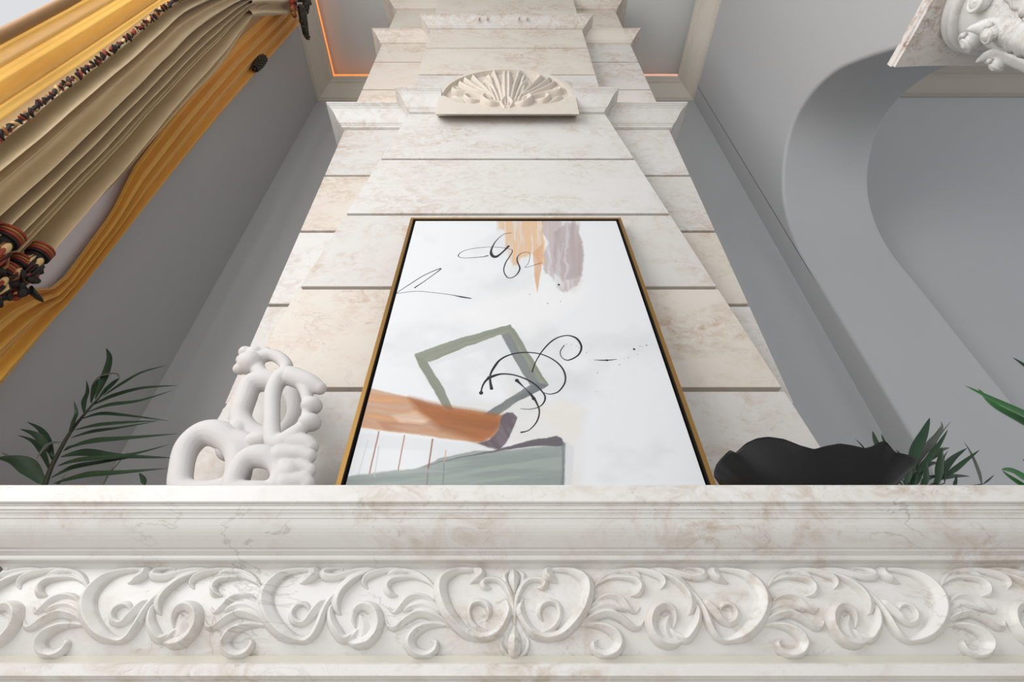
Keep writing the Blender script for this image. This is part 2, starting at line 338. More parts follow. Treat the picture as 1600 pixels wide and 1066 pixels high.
# ------------------------------------------------------------------ relief engine
def strokes_h(GX, GZ, strokes):
    """height field over a plane; a stroke: (Nx3 array of x, z, halfwidth in metres, ridge offset, height)"""
    H = np.zeros(GX.shape)
    for (P, s0, hh) in strokes:
        W = P[:, 2].max(); ms = (GX > P[:, 0].min()-W) & (GX < P[:, 0].max()+W) & (GZ > P[:, 1].min()-W) & (GZ < P[:, 1].max()+W)
        idx = np.nonzero(ms)
        if len(idx[0]) == 0: continue
        x = GX[idx]; z = GZ[idx]; A = P[:-1]; B = P[1:]; best = np.full(len(x), 9.); hv = np.zeros(len(x))
        for a, b_ in zip(A, B):
            dx, dz = b_[0]-a[0], b_[1]-a[1]; L2 = dx*dx+dz*dz+1e-12
            wmax = max(a[2], b_[2]); near = (np.abs(x-(a[0]+b_[0])/2) < wmax+abs(dx)) & (np.abs(z-(a[1]+b_[1])/2) < wmax+abs(dz))
            if not near.any(): continue
            xx = x[near]; zz = z[near]
            t = np.clip(((xx-a[0])*dx+(zz-a[1])*dz)/L2, 0, 1); ww = a[2]+(b_[2]-a[2])*t
            ex = xx-a[0]-dx*t; ez = zz-a[1]-dz*t; d = np.sqrt(ex*ex+ez*ez); sg = np.sign(dx*ez-dz*ex)
            q = d/np.maximum(ww, 1e-5); s = q*sg
            f = np.where(s > s0, 1-(s-s0)/(1-s0), 1-(s0-s)/(1+s0)); f = np.clip(f, 0, 1)
            hval = np.where(q < 1, np.minimum(hh*1.5, ww*1.9)*(.30*np.clip((1-q)*6, 0, 1)+.70*f**.85), 0)
            bb = best[near]; upd = q < bb; hb = hv[near]; hb[upd] = hval[upd]; bb[upd] = q[upd]; best[near] = bb; hv[near] = hb
        cur = H[idx]; H[idx] = np.maximum(cur, hv)
    return H
def relief_mesh(name, strokes, x0, x1, z0, z1, step, ybase, mat, parent, embed=.0015, clip=None):
    nx = int((x1-x0)/step)+1; nz = int((z1-z0)/step)+1
    xs = np.linspace(x0, x1, nx); zs = np.linspace(z0, z1, nz); GX, GZ = np.meshgrid(xs, zs)
    H = strokes_h(GX, GZ, strokes)
    if clip is not None: H = np.where(clip(GX, GZ), H, 0)
    for _ in range(1):
        K = H.copy(); K[1:-1, 1:-1] = (H[1:-1, 1:-1]*4+H[:-2, 1:-1]+H[2:, 1:-1]+H[1:-1, :-2]+H[1:-1, 2:])/8; H = np.where(H > 0, K, 0)
    on = H > 0; cell = on[:-1, :-1] | on[1:, :-1] | on[:-1, 1:] | on[1:, 1:]
    ids = np.full(GX.shape, -1); used = np.zeros(GX.shape, bool)
    for a, b_ in ((slice(None, -1), slice(None, -1)), (slice(1, None), slice(None, -1)), (slice(None, -1), slice(1, None)), (slice(1, None), slice(1, None))): used[a, b_] |= cell
    ids[used] = np.arange(used.sum())
    Y = ybase(GZ)-H+np.where(on, 0, embed)
    V = np.stack([GX[used], Y[used], GZ[used]], 1); ci = np.nonzero(cell)
    Fc = np.stack([ids[ci[0], ci[1]], ids[ci[0], ci[1]+1], ids[ci[0]+1, ci[1]+1], ids[ci[0]+1, ci[1]]], 1)
    return mesh(name, V, Fc, mat, parent, True)

# ------------------------------------------------------------------ mantel
XM = 1.025
mt = thing('fireplace_mantel', 'carved white marble fireplace mantel with scrollwork frieze and deep moulded shelf', 'mantel', (0, 1.07, 0))
zsh = CZ+.468
def sweep_mb(prof, yb=1.39, w_=XM, yref=1.07):
    """prof: (front Y, Z); returns mitred at both ends"""
    vs = []; fs = []; K = len(prof)
    for (y, z) in prof:
        p = yref-y; vs += [(-w_-p, yb, z), (-w_-p, y, z), (w_+p, y, z), (w_+p, yb, z)]
    for i in range(K-1):
        for k in range(3): fs.append((i*4+k, i*4+k+1, (i+1)*4+k+1, (i+1)*4+k))
        fs.append((i*4+3, i*4, (i+1)*4, (i+1)*4+3))
    fs.append((3, 2, 1, 0)); fs.append(tuple((K-1)*4+k for k in range(4)))
    mb = MB(); mb.add(vs, fs); return mb
m = sweep_mb([(.975, CZ+.4295), (.972, CZ+.4302), (.97, CZ+.432), (.97, CZ+.465), (.973, CZ+.468)]); m.build('shelf', M_mantel, mt)
pr = [(1.07, .334), (1.060, .3420), (1.050, .3432), (1.046, .3445), (1.0445, .3475), (1.0445, .3520), (1.039, .3550), (1.034, .3575), (1.0325, .3605), (1.029, .3612)]
for k in range(9):
    t = k/8; pr.append((1.026-.034*t-.006*math.sin(t*math.pi), .3625+.0435*t))
pr += [(.990, .4065), (.989, .4095), (.987, .4130), (.984, .4160), (.983, .4190), (.980, .4205), (.9795, .4260), (.977, .4275), (.977, .4300)]
m = sweep_mb([(y, CZ+z) for y, z in pr]); m.build('cornice', M_mantel, mt)
m = MB(); m.box(-XM, XM, 1.078, 1.38, CZ+.325, CZ+.342); m.build('fillet', plain('aged_marble_fillet', lin((192, 182, 154)), .5, .08, 12), mt)
ZF0, ZF1 = CZ+.182, CZ+.3385
def bulge(z):
    t = np.clip((z-ZF0)/(ZF1-ZF0), 0, 1); return 1.072-.016*np.sin(np.pi*t)**.8
zs = np.linspace(ZF0-.002, ZF1+.002, 26)
V = [(-XM, 1.38, zs[0])]
m = MB(); pv = []
for z in zs: y = float(bulge(z)); pv += [(-XM, y, z), (XM, y, z)]
m.add(pv, [(2*i, 2*i+1, 2*i+3, 2*i+2) for i in range(len(zs)-1)])
m.add([(-XM, 1.38, zs[0]), (XM, 1.38, zs[0]), (XM, 1.38, zs[-1]), (-XM, 1.38, zs[-1])], [(0, 1, 2, 3)])
for s in (-XM, XM):
    m.add([(s, float(bulge(z)), z) for z in zs]+[(s, 1.38, zs[-1]), (s, 1.38, zs[0])], [tuple(range(len(zs)+2))])
fz = m.build('frieze', M_mantel, mt, False)
for p in fz.data.polygons: p.use_smooth = abs(p.normal.x) < .5 and p.normal.y < .5
m = sweep_mb([(1.068, CZ+.172), (1.066, CZ+.183)]); m.build('fillet', plain('aged_lower_fillet', lin((208, 204, 190)), .5, .08, 12), mt)
pr = [(1.062, .02), (1.062, .143), (1.0595, .145), (1.055, .146), (1.052, .148), (1.048, .150), (1.048, .1665), (1.050, .168), (1.062, .172), (1.066, .173)]
m = sweep_mb([(y, CZ+z) for y, z in pr]); m.build('architrave', M_mantel, mt)
for s in (-1, 1):
    m = MB(); m.box(*sorted((s*.72, s*XM)), 1.085, 1.38, 0, CZ+.02); bevel(m.build('pilaster', M_mantel, mt), .01)
    m = MB(); m.box(*sorted((s*.69, s*(XM+.03))), 1.055, 1.39, 0, .16); bevel(m.build('plinth', M_mantel, mt), .01)
ORG = {1: (380, 870), 2: (600, 870), 3: (120, 870)}
def st(org, pts, s0=0.0, hh=.013, sc=5.921, Yp=1.06, dx=0.0, mir=False, per=6, cxm=0.0):
    ox, oy = ORG[org] if org in ORG else org
    C = crom(pts, per); out = []
    for (x, y, w_) in C:
        px, py = ox+x/sc, oy+y/sc; p = PY(px, py, Yp); q = PY(px+max(w_, 2)/sc, py, Yp)
        X = p.x+dx; out.append(((-X if mir else X)+cxm, p.z, (q.x-p.x)*1.0))
    return (np.array(out), -s0 if mir else s0, hh)
UN_S = [  # big scroll with its stem, inner spiral, top curl
 (1, [(525, 245, 8), (575, 225, 30), (640, 175, 62), (655, 140, 52), (600, 105, 20)], -.3, .014),
 (1, [(640, 110, 14), (560, 112, 28), (470, 125, 36), (370, 160, 48), (280, 240, 66), (225, 340, 76), (215, 440, 76), (245, 550, 76), (310, 650, 70), (400, 730, 58), (500, 770, 36), (580, 775, 32), (655, 725, 42), (710, 635, 46), (745, 540, 40), (790, 440, 32), (870, 340, 34), (980, 225, 36), (1090, 155, 30), (1200, 110, 14)], -.1, .015),
 (1, [(612, 520, 8), (605, 470, 22), (560, 445, 28), (500, 465, 34), (458, 530, 34), (475, 600, 34), (540, 628, 30), (600, 600, 34), (660, 530, 46), (720, 460, 44), (785, 415, 14)], .35, .010),
 (1, [(912, 120, 8), (905, 95, 12), (830, 98, 22), (755, 130, 42), (760, 180, 44), (860, 190, 40), (960, 160, 38), (1060, 125, 34), (1170, 110, 26), (1260, 112, 10)], .2, .013),
 (1, [(905, 545, 8), (875, 500, 28), (868, 420, 46), (905, 320, 52), (990, 225, 50), (1090, 160, 36), (1190, 115, 12)], -.55, .013),
]
UN_R = [
 (1, [(850, 415, 8), (815, 500, 30), (825, 610, 44), (870, 700, 50), (930, 765, 42), (1000, 735, 30), (1052, 675, 10)], .1, .013),
 (1, [(1040, 655, 10), (1028, 580, 26), (1055, 500, 40), (1130, 465, 48), (1215, 510, 58), (1250, 610, 62), (1225, 710, 58), (1150, 785, 54), (1050, 805, 44), (970, 790, 16)], .2, .014),
 (1, [(1090, 560, 20), (1120, 640, 60), (1110, 720, 70), (1080, 770, 40)], 0, .006),
 (1, [(1135, 470, 8), (1200, 540, 26), (1222, 630, 24), (1190, 720, 20), (1130, 795, 8)], .5, .012),
 (1, [(1105, 645, 6), (1128, 710, 20), (1100, 780, 24), (1020, 822, 10)], .4, .012),
 (1, [(1118, 590, 6), (1150, 560, 14), (1185, 590, 18), (1190, 660, 14)], .3, .011),
 (1, [(975, 800, 8), (1010, 760, 26), (1060, 700, 24), (1090, 670, 8)], .4, .011),
]
UN_G = [
 (2, [(-150, 300, 8), (-182, 250, 26), (-160, 195, 38), (-80, 150, 40), (30, 118, 30), (150, 112, 22), (290, 145, 24), (390, 210, 24), (475, 300, 12)], .3, .013),
 (2, [(30, 205, 8), (48, 165, 22), (120, 130, 26), (220, 135, 14)], .3, .010),
 (2, [(125, 370, 10), (60, 350, 32), (28, 280, 38), (70, 215, 42), (170, 190, 34), (290, 190, 24), (400, 235, 18), (470, 290, 10)], -.2, .013),
 (2, [(50, 480, 10), (95, 525, 16), (160, 480, 32), (230, 400, 38), (320, 375, 36), (410, 400, 28), (500, 470, 12)], .3, .012),
 (2, [(190, 510, 16), (280, 460, 44), (390, 455, 50), (520, 520, 24)], 0, .007),
 (2, [(15, 600, 10), (50, 655, 22), (120, 660, 32), (220, 585, 40), (330, 535, 42), (450, 555, 40), (560, 605, 26), (650, 655, 8)], .3, .013),
 (2, [(655, 655, 6), (520, 638, 22), (390, 650, 40), (285, 710, 54), (240, 800, 56), (285, 880, 52), (375, 905, 46), (455, 870, 42), (480, 810, 34), (435, 768, 8)], -.2, .015),
]
CE_S = [
 (2, [(800, 248, 8), (830, 215, 30), (880, 175, 58), (885, 140, 50), (830, 105, 20)], -.3, .014),
 (2, [(880, 110, 14), (800, 112, 30), (700, 118, 36), (610, 155, 52), (540, 220, 66), (525, 320, 70), (550, 430, 68), (600, 540, 66), (680, 640, 58), (760, 710, 50), (850, 745, 42), (950, 745, 42), (1050, 700, 48), (1115, 610, 44), (1150, 500, 40), (1120, 395, 8)], -.1, .016),
 (2, [(945, 600, 8), (975, 540, 26), (960, 465, 36), (890, 425, 34), (815, 445, 32), (785, 520, 32), (805, 610, 32), (870, 680, 30), (950, 710, 24)], .2, .012),
 (2, [(990, 292, 8), (935, 290, 30), (915, 245, 36), (960, 212, 34), (1050, 215, 32), (1120, 270, 34), (1165, 360, 30), (1195, 460, 24), (1208, 620, 18)], -.1, .013),
 (2, [(1185, 105, 6), (1118, 160, 26), (1118, 220, 26), (1165, 320, 12)], .1, .011),
 (2, [(1110, 740, 10), (1085, 800, 24), (1115, 880, 26), (1205, 955, 8)], -.2, .010),
]
CE_B = [(2, [(1202, 100, 5), (1198, 150, 40), (1200, 210, 54), (1204, 280, 34), (1206, 350, 8)], 0, .017)]
CE_C = [(2, [(1206, 620, 6), (1204, 700, 34), (1204, 800, 72), (1204, 880, 58), (1206, 960, 5)], 0, .016)]
PER = .3365
def mk(L, dx=0, mir=False, yp=1.06): return [st(o_, p, s, h, dx=dx, mir=mir, Yp=yp) for (o_, p, s, h) in L]
def ext(strk):
    a = np.concatenate([s[0] for s in strk]); W = a[:, 2].max(); return a[:, 0].min()-W, a[:, 0].max()+W, a[:, 1].min()-W, a[:, 1].max()+W
STEP = .00115
clipf = lambda X, Z: (np.abs(X) < XM-.001) & (Z < ZF1) & (Z > ZF0-.004)
def rel(name, L, dx, mir):
    sk = mk(L, dx, mir); e = ext(sk)
    if e[0] > XM or e[1] < -XM: return
    relief_mesh(name, sk, max(e[0], -XM), min(e[1], XM), e[2], e[3], STEP, bulge, M_mantel, mt, clip=clipf)
for mir in (False, True):
    rel('heart_scroll', CE_S, 0, mir)
    for k in range(3):
        rel('scroll', UN_S, -PER*k, mir); rel('rosette', UN_R, -PER*k, mir); rel('leaf_spray', UN_G, -PER*k, mir)
rel('bud', CE_B, 0, False); rel('drop_bud', CE_C, 0, False)

# ------------------------------------------------------------------ lunette above the first cornice
YL = .952*D; ZL = CZ+2.393*YL; RL = .313*YL; ZLb = CZ+2.2*YL
m = MB(); out = [(-RL, ZLb), (-RL, ZL)]+[(-RL*math.cos(a), ZL+RL*math.sin(a)) for a in np.linspace(0, math.pi, 49)[1:-1]]+[(RL, ZL), (RL, ZLb)]
def fieldq(x, z): return (x/(.295*YL))**2+((z-ZL)/np.where(z > ZL, .295*YL, .15*YL))**2
fn = 64; inn = []
for k in range(len(out)):
    x, z = out[k]; a = math.atan2(z-ZL+1e-9, x); c_, s_ = math.cos(a), math.sin(a); b_ = .295*YL if s_ > 0 else .15*YL
    r = 1/math.sqrt((c_/(.295*YL))**2+(s_/b_)**2); inn.append((r*c_, ZL+r*s_))
# denser bottom edge
bot = [(RL*(1-2*t), ZLb) for t in np.linspace(0, 1, 25)[1:-1]]; out2 = out+bot
inn2 = []
for (x, z) in out2:
    a = math.atan2(z-ZL, x); c_, s_ = math.cos(a), math.sin(a); b_ = .295*YL if s_ > 0 else .15*YL
    r = 1/math.sqrt((c_/(.295*YL))**2+(s_/b_)**2); inn2.append((r*c_, ZL+r*s_))
n = len(out2)
vs = [(x, YL, z) for x, z in out2]+[(x, YL, z) for x, z in inn2]+[(x*.985, YL+.028, ZL+(z-ZL)*.985) for x, z in inn2]+[(x, D+.02, z+(2.2*(D-YL) if z < ZLb+.001 else 0)) for x, z in out2]
fs = []
for i in range(n):
    j = (i+1) % n
    fs += [(i, j, n+j, n+i), (n+i, n+j, 2*n+j, 2*n+i), (i, 3*n+i, 3*n+j, j)]
fs.append(tuple(range(2*n, 3*n))); m.add(vs, fs); lun = m.build('lunette', M_tan, ch)
L5 = [([(800, 445, 8), (790, 300, 34), (790, 150, 22)], 0), ([(775, 420, 10), (740, 290, 26), (700, 190, 26), (690, 145, 28), (725, 150, 12)], 0),
 ([(735, 400, 10), (680, 290, 22), (610, 240, 26), (590, 250, 16)], .2), ([(730, 390, 10), (670, 250, 20), (640, 190, 24), (615, 200, 12)], .2),
 ([(700, 380, 10), (600, 300, 22), (500, 220, 32), (510, 190, 20)], .2), ([(650, 350, 12), (520, 290, 20), (420, 230, 28), (430, 200, 14)], .2),
 ([(600, 350, 14), (470, 310, 22), (375, 270, 28), (365, 235, 14)], .2), ([(580, 380, 20), (440, 350, 26), (320, 345, 32), (300, 300, 20), (360, 300, 12)], .2),
 ([(745, 440, 12), (660, 450, 30), (590, 420, 34), (600, 375, 24), (660, 385, 14)], .2), ([(540, 410, 14), (470, 420, 24), (415, 395, 30), (430, 360, 18)], .2),
 ([(400, 420, 8), (330, 400, 24), (280, 385, 14)], 0), ([(790, 470, 10), (760, 440, 20), (790, 400, 24)], 0),
 ([(640, 250, 8), (650, 300, 18), (700, 400, 10)], 0)]
sk = []
for mir in (False, True):
    for (p, s0) in L5:
        a_, s_, h_ = st((660, 90), p, s0, .030, sc=6.154, Yp=YL+.02, per=5); a_ = a_.copy(); a_[:, 0] -= .0
        if mir: a_[:, 0] = -a_[:, 0]; s_ = -s_
        sk.append((a_, s_, h_))
ll = relief_mesh('shell_carving', sk, -.40, .40, ZL-.21, ZL+.40, .0035, lambda z: z*0+YL+.028, M_tan, lun, .003, clip=lambda X, Z: fieldq(X, Z) < .96)

# ------------------------------------------------------------------ painting
PTC = .035; PW = .474
Yt, Zt = 1.352, CZ+1.435*1.352; Yb_, Zb = 1.175, zsh+.007
pu = Vector((0, Yt-Yb_, Zt-Zb)); PH = pu.length; pu.normalize(); pn = Vector((0, -pu.z, pu.y))   # pn points to the room
pt = thing('painting', 'abstract painting with rust and grey shapes in a gold float frame leaning on the mantel', 'painting', (PTC, Yb_, Zb))
PO = Vector((PTC, Yb_, Zb))
def pp(a, b_, n_=0.0): return PO+Vector((a, 0, 0))+pu*b_+pn*n_
def pbox(mb, a0, a1, b0, b1, n0, n1, mi=0):
    mb.hexa([pp(a0, b0, n0), pp(a1, b0, n0), pp(a1, b1, n0), pp(a0, b1, n0), pp(a0, b0, n1), pp(a1, b0, n1), pp(a1, b1, n1), pp(a0, b1, n1)], mi)
M_gold, nt, b = newmat('brushed_gold'); b.inputs['Base Color'].default_value = (*lin((168, 128, 70)), 1); b.inputs['Metallic'].default_value = .9; b.inputs['Roughness'].default_value = .38
M_blk = plain('black_rebate', lin((24, 18, 10)), .6)
gw = .0125; m = MB()
pbox(m, -PW, -PW+gw, 0, PH, -.035, 0); pbox(m, PW-gw, PW, 0, PH, -.035, 0); pbox(m, -PW+gw, PW-gw, PH-gw, PH, -.035, 0); pbox(m, -PW+gw, PW-gw, 0, gw, -.035, 0)
m.build('frame', M_gold, pt)
m = MB(); e = gw; pbox(m, -PW+e, PW-e, e, PH-e, -.034, -.026)
for (a0, a1, b0, b1) in ((-PW+e, -PW+e+.0015, e, PH-e), (PW-e-.0015, PW-e, e, PH-e), (-PW+e, PW-e, PH-e-.0015, PH-e), (-PW+e, PW-e, e, e+.0015)): pbox(m, a0, a1, b0, b1, -.03, -.0012)
m.build('rebate', M_blk, pt)
CW = PW-gw-.011; c0, c1 = gw+.011, PH-gw-.008; CN = -.006
nxc, nyc = 620, 940
A_, B_ = np.meshgrid(np.linspace(-CW, CW, nxc), np.linspace(c0, c1, nyc))
WP = np.stack([PTC+A_, Yb_+pu.y*B_+pn.y*CN, Zb+pu.z*B_+pn.z*CN], -1)
rx = WP[..., 0]-CX; fw = WP[..., 1]*CT+(WP[..., 2]-CZ)*ST; up = -WP[..., 1]*ST+(WP[..., 2]-CZ)*CT
QX = 787+F*rx/fw; QY = 533-F*up/fw      # where each bit of canvas stands in the photograph, to trace the paint strokes
def vnoise(U, V_, su, sv, seed, octs=4):
    r = np.random.default_rng(seed); T = np.zeros(U.shape); amp = 1; tot = 0
    for o_ in range(octs):
        G = r.random((64, 64)); x = (U/su*2**o_) % 63; y = (V_/sv*2**o_) % 63
        xi = x.astype(int); yi = y.astype(int); fx = x-xi; fy = y-yi; fx = fx*fx*(3-2*fx); fy = fy*fy*(3-2*fy)
        T += amp*((G[yi, xi]*(1-fx)+G[yi, xi+1]*fx)*(1-fy)+(G[yi+1, xi]*(1-fx)+G[yi+1, xi+1]*fx)*fy); tot += amp; amp *= .55
    return T/tot
def psd(poly, X, Y):
    """signed distance (positive inside)"""
    d = np.full(X.shape, 1e9); ins = np.zeros(X.shape, bool); n = len(poly)
    for i in range(n):
        (ax, ay), (bx, by) = poly[i], poly[(i+1) % n]; ex, ey = bx-ax, by-ay; wx, wy = X-ax, Y-ay
        t = np.clip((wx*ex+wy*ey)/(ex*ex+ey*ey+1e-9), 0, 1); d = np.minimum(d, (wx-ex*t)**2+(wy-ey*t)**2)
        c = ((ay <= Y) & (by > Y)) | ((by <= Y) & (ay > Y)); xs_ = ax+(Y-ay)/(by-ay+1e-12)*ex; ins ^= c & (X < xs_)
    return np.where(ins, 1, -1)*np.sqrt(d)
IMG = np.zeros(QX.shape+(3,)); IMG[:] = (216, 217, 219)
nz = vnoise(QX, QY, 90, 60, 1); IMG -= (np.clip(nz-.55, 0, 1)*45)[..., None]*np.array((1, 1, 1.02))
JX = (vnoise(QX, QY, 14, 14, 2)-.5)*3; JY = (vnoise(QX, QY, 14, 14, 3)-.5)*3
def paint(poly, col, soft=.8, op=1.0, streak=None, sa=0.0, col2=None, jit=1.0):
    x, y = QX+JX*jit, QY+JY*jit; x0 = min(p[0] for p in poly)-20; x1 = max(p[0] for p in poly)+20; y0 = min(p[1] for p in poly)-20; y1 = max(p[1] for p in poly)+20
    ms = (x > x0) & (x < x1) & (y > y0) & (y < y1); X = x[ms]; Y = y[ms]
    a = np.clip(psd(poly, X, Y)/soft+.5, 0, 1)*op; c = np.array(col, float)*np.ones((len(X), 3))
    if streak is not None:
        ang, su, sv, seed = streak; ca, sa_ = math.cos(ang), math.sin(ang); n_ = vnoise((X*ca+Y*sa_)+500, (-X*sa_+Y*ca)+500, su, sv, seed, 4)
        a = a*np.clip(1-sa*np.clip((.62-n_)*4, 0, 1), 0, 1)
        if col2 is not None: c = c+(np.array(col2)-c)*np.clip((n_-.38)*4, 0, 1)[:, None]
    IMG[ms] = IMG[ms]*(1-a[:, None])+c*a[:, None]
V90 = math.pi/2
paint([(790, 590), (870, 640), (912, 650), (905, 760), (880, 800), (700, 760), (720, 700), (800, 650)], (206, 204, 201), 24, .75, (0.3, 60, 30, 5), .5)
paint([(700, 625), (830, 628), (850, 640), (790, 660), (700, 645)], (205, 206, 204), 10, .8)
paint([(840, 640), (880, 625), (915, 640), (905, 680), (880, 690)], (214, 208, 200), 14, .7)
paint([(838, 440), (880, 455), (920, 448), (910, 470), (830, 520), (700, 500), (760, 465)], (222, 221, 221), 26, .8)
# rust and mauve washes at the top
paint([(776, 338), (850, 338), (850, 372), (852, 412), (842, 417), (834, 398), (815, 403), (812, 415), (799, 416), (795, 400), (789, 382), (790, 360), (778, 355)], (190, 140, 92), 3, .92, (V90, 60, 4, 8), .75, (210, 172, 134), 2.5)
paint([(850, 338), (866, 338), (864, 356), (850, 372)], (226, 222, 222), 4, .7)
paint([(886, 452), (905, 430), (912, 440), (898, 458)], (205, 202, 202), 5, .6, (V90, 60, 4, 14), .6)
paint([(833, 395), (848, 380), (846, 420), (839, 457), (835, 430)], (196, 150, 112), 1.5, .85, (V90, 60, 5, 9), .2)
paint([(846, 338), (908, 338), (906, 365), (912, 400), (911, 425), (904, 446), (889, 458), (874, 452), (866, 440), (851, 425), (848, 400), (856, 380), (848, 362)], (152, 136, 136), 3, .9, (V90, 70, 5, 12), .85, (178, 165, 165), 3.0)
paint([(866, 362), (884, 350), (905, 352), (911, 405), (910, 432), (880, 438), (866, 425), (862, 395)], (148, 131, 132), 5, .85, (V90, 90, 5, 13), .6, (168, 153, 153), 3.5)
paint([(776, 338), (788, 338), (780, 362), (775, 358)], (205, 190, 172), 2, .5)
# tilted square
OL, OL2, BG, BG2 = (126, 131, 117), (136, 139, 125), (104, 109, 113), (115, 120, 118)
paint([(664, 568), (784, 520), (826, 600), (800, 612), (776, 540), (672, 572)], (205, 207, 208), 2, .8)
paint([(782, 521), (798, 516), (850, 604), (838, 608), (770, 655), (756, 648), (828, 602), (806, 566)], BG, 1.2, .95, (1.0, 40, 6, 21), .15, BG2)
paint([(648, 553), (720, 528), (798, 507), (803, 516), (796, 520), (782, 523), (725, 543), (672, 566), (652, 562)], OL, 1.2, 1, (-.3, 60, 5, 22), .0, OL2)
paint([(648, 555), (668, 565), (680, 585), (695, 610), (708, 640), (700, 640), (690, 632), (675, 605), (655, 572)], OL, 1.2, 1, (1.0, 60, 5, 23), .0, OL2)
paint([(796, 509), (803, 514), (824, 548), (857, 602), (851, 607), (845, 603), (818, 560), (795, 520)], OL2, 1.2, 1, (1.0, 60, 5, 24), .0, OL)
paint([(838, 598), (857, 602), (845, 610), (800, 632), (776, 650), (752, 650), (790, 625), (815, 615)], BG2, 1.5, 1, (-.5, 40, 6, 25), .1, BG)
# rust bar
paint([(545, 600), (580, 607), (640, 621), (700, 636), (787, 650), (782, 668), (768, 684), (752, 692), (700, 686), (640, 678), (550, 667)], (156, 96, 52), 3, .97, (.14, 90, 7, 31), .45, (196, 146, 102))
paint([(640, 622), (700, 636), (787, 650), (782, 668), (768, 684), (752, 691), (690, 672), (650, 640)], (128, 72, 34), 12, .95, (.14, 90, 8, 32), .2, (156, 94, 50))
paint([(612, 650), (650, 642), (672, 655), (660, 664), (625, 661)], (228, 205, 185), 6, .6, (.1, 50, 5, 33), .5)
paint([(590, 658), (700, 664), (780, 672), (752, 688), (700, 678), (600, 672)], (158, 102, 76), 4, .5, (.12, 90, 4, 34), .7)
paint([(784, 650), (792, 645), (801, 645), (808, 652), (800, 675), (790, 693), (778, 704), (762, 699), (745, 693), (765, 688), (779, 672)], (92, 82, 88), 1.6, .98, (.9, 30, 6, 35), .0, (108, 98, 104))
# grey-green block
paint([(525, 672), (560, 676), (745, 694), (775, 702), (700, 706), (560, 700)], (208, 209, 211), 4, .8)
paint([(522, 750), (548, 744), (600, 738), (650, 732), (690, 716), (740, 705), (800, 703), (880, 694), (882, 757), (878, 830), (505, 830)], (122, 131, 128), 2, .97, (-.1, 120, 9, 36), .1, (144, 152, 148))
paint([(660, 729), (700, 719), (770, 704), (830, 688), (870, 681), (878, 686), (882, 697), (840, 697), (790, 703), (730, 714)], (90, 84, 90), 1.6, .97, (-.15, 60, 5, 37), .0, (104, 98, 104))
paint([(878, 690), (884, 692), (882, 760), (880, 830), (872, 830), (878, 740)], (105, 110, 112), 2, .7)
paint([(884, 690), (898, 700), (893, 757), (890, 830), (880, 830)], (200, 200, 202), 2.5, .85)
for (xa, ya, xb, yb, c, w_) in ((592, 674, 577, 741, (140, 84, 66), 1.0), (632, 680, 622, 736, (150, 96, 78), .9), (676, 686, 669, 732, (128, 74, 60), 1.1), (697, 703, 694, 724, (190, 150, 130), .8), (592, 697, 585, 745, (190, 190, 188), .9), (575, 688, 560, 742, (196, 198, 198), 1.0), (669, 732, 664, 800, (112, 110, 106), .8), (694, 724, 690, 790, (112, 120, 116), .8)):
    paint([(xa-w_, ya), (xa+w_, ya), (xb+w_, yb), (xb-w_, yb)], c, 1.0, .85, jit=.3)
paint([(560, 741), (548, 744), (700, 737), (660, 731)], (160, 166, 163), 3, .6)
rgb = np.clip(IMG/255, 0, 1); rgb = np.where(rgb <= .04045, rgb/12.92, ((rgb+.055)/1.055)**2.4)
idx = np.arange(nxc*nyc).reshape(nyc, nxc); Fc = np.stack([idx[:-1, :-1], idx[:-1, 1:], idx[1:, 1:], idx[1:, :-1]], -1).reshape(-1, 4)
M_cv, nt, b = newmat('painted_canvas'); at = N(nt, 'ShaderNodeVertexColor'); at.layer_name = 'paint'
nt.links.new(at.outputs[0], b.inputs['Base Color']); b.inputs['Roughness'].default_value = .55
tc = N(nt, 'ShaderNodeTexCoord'); nn = N(nt, 'ShaderNodeTexNoise', Scale=60.0, Detail=6.0); nt.links.new(tc.outputs['Object'], nn.inputs['Vector'])
bp = N(nt, 'ShaderNodeBump', Strength=.08, Distance=.004); nt.links.new(nn.outputs[0], bp.inputs['Height']); nt.links.new(bp.outputs[0], b.inputs['Normal'])
cv = mesh('canvas', WP.reshape(-1, 3), Fc, M_cv, pt)
ca = cv.data.color_attributes.new('paint', 'FLOAT_COLOR', 'POINT'); ca.data.foreach_set('color', np.concatenate([rgb, np.ones(rgb.shape[:2]+(1,))], -1).reshape(-1))
m = MB(); pbox(m, -CW, CW, c0, c1, -.026, CN-.0005); m.build('canvas_edge', plain('white_canvas_edge', lin((225, 225, 225)), .7), cv)
# black drip lines lying on the canvas
def to_pl(px, py):
    x, y, z = ray(px, py); d = Vector((x, y, z)); o_ = pp(0, 0, CN)-Vector((CX, 0, CZ)); k = o_.dot(pn)/d.dot(pn); q = Vector((CX, 0, CZ))+d*k
    return q
INK = plain('black_ink_paint', lin((22, 24, 30)), .35)
def ink(org, sc, pts, per=8):
    C = crom([(org[0]+p[0]/sc, org[1]+p[1]/sc, p[2]) for p in pts], per); L = [to_pl(c[0], c[1]) for c in C]; m = MB(); vs = []
    for i, p in enumerate(L):
        t = (L[min(i+1, len(L)-1)]-L[max(i-1, 0)]).normalized(); s = t.cross(pn)*C[i][2]*.00140*1.2
        vs += [p-s+pn*.0002, p+pn*.0012, p+s+pn*.0002]
    m.add(vs, [q for i in range(len(L)-1) for q in ((3*i, 3*i+1, 3*i+4, 3*i+3), (3*i+1, 3*i+2, 3*i+5, 3*i+4))]); return m
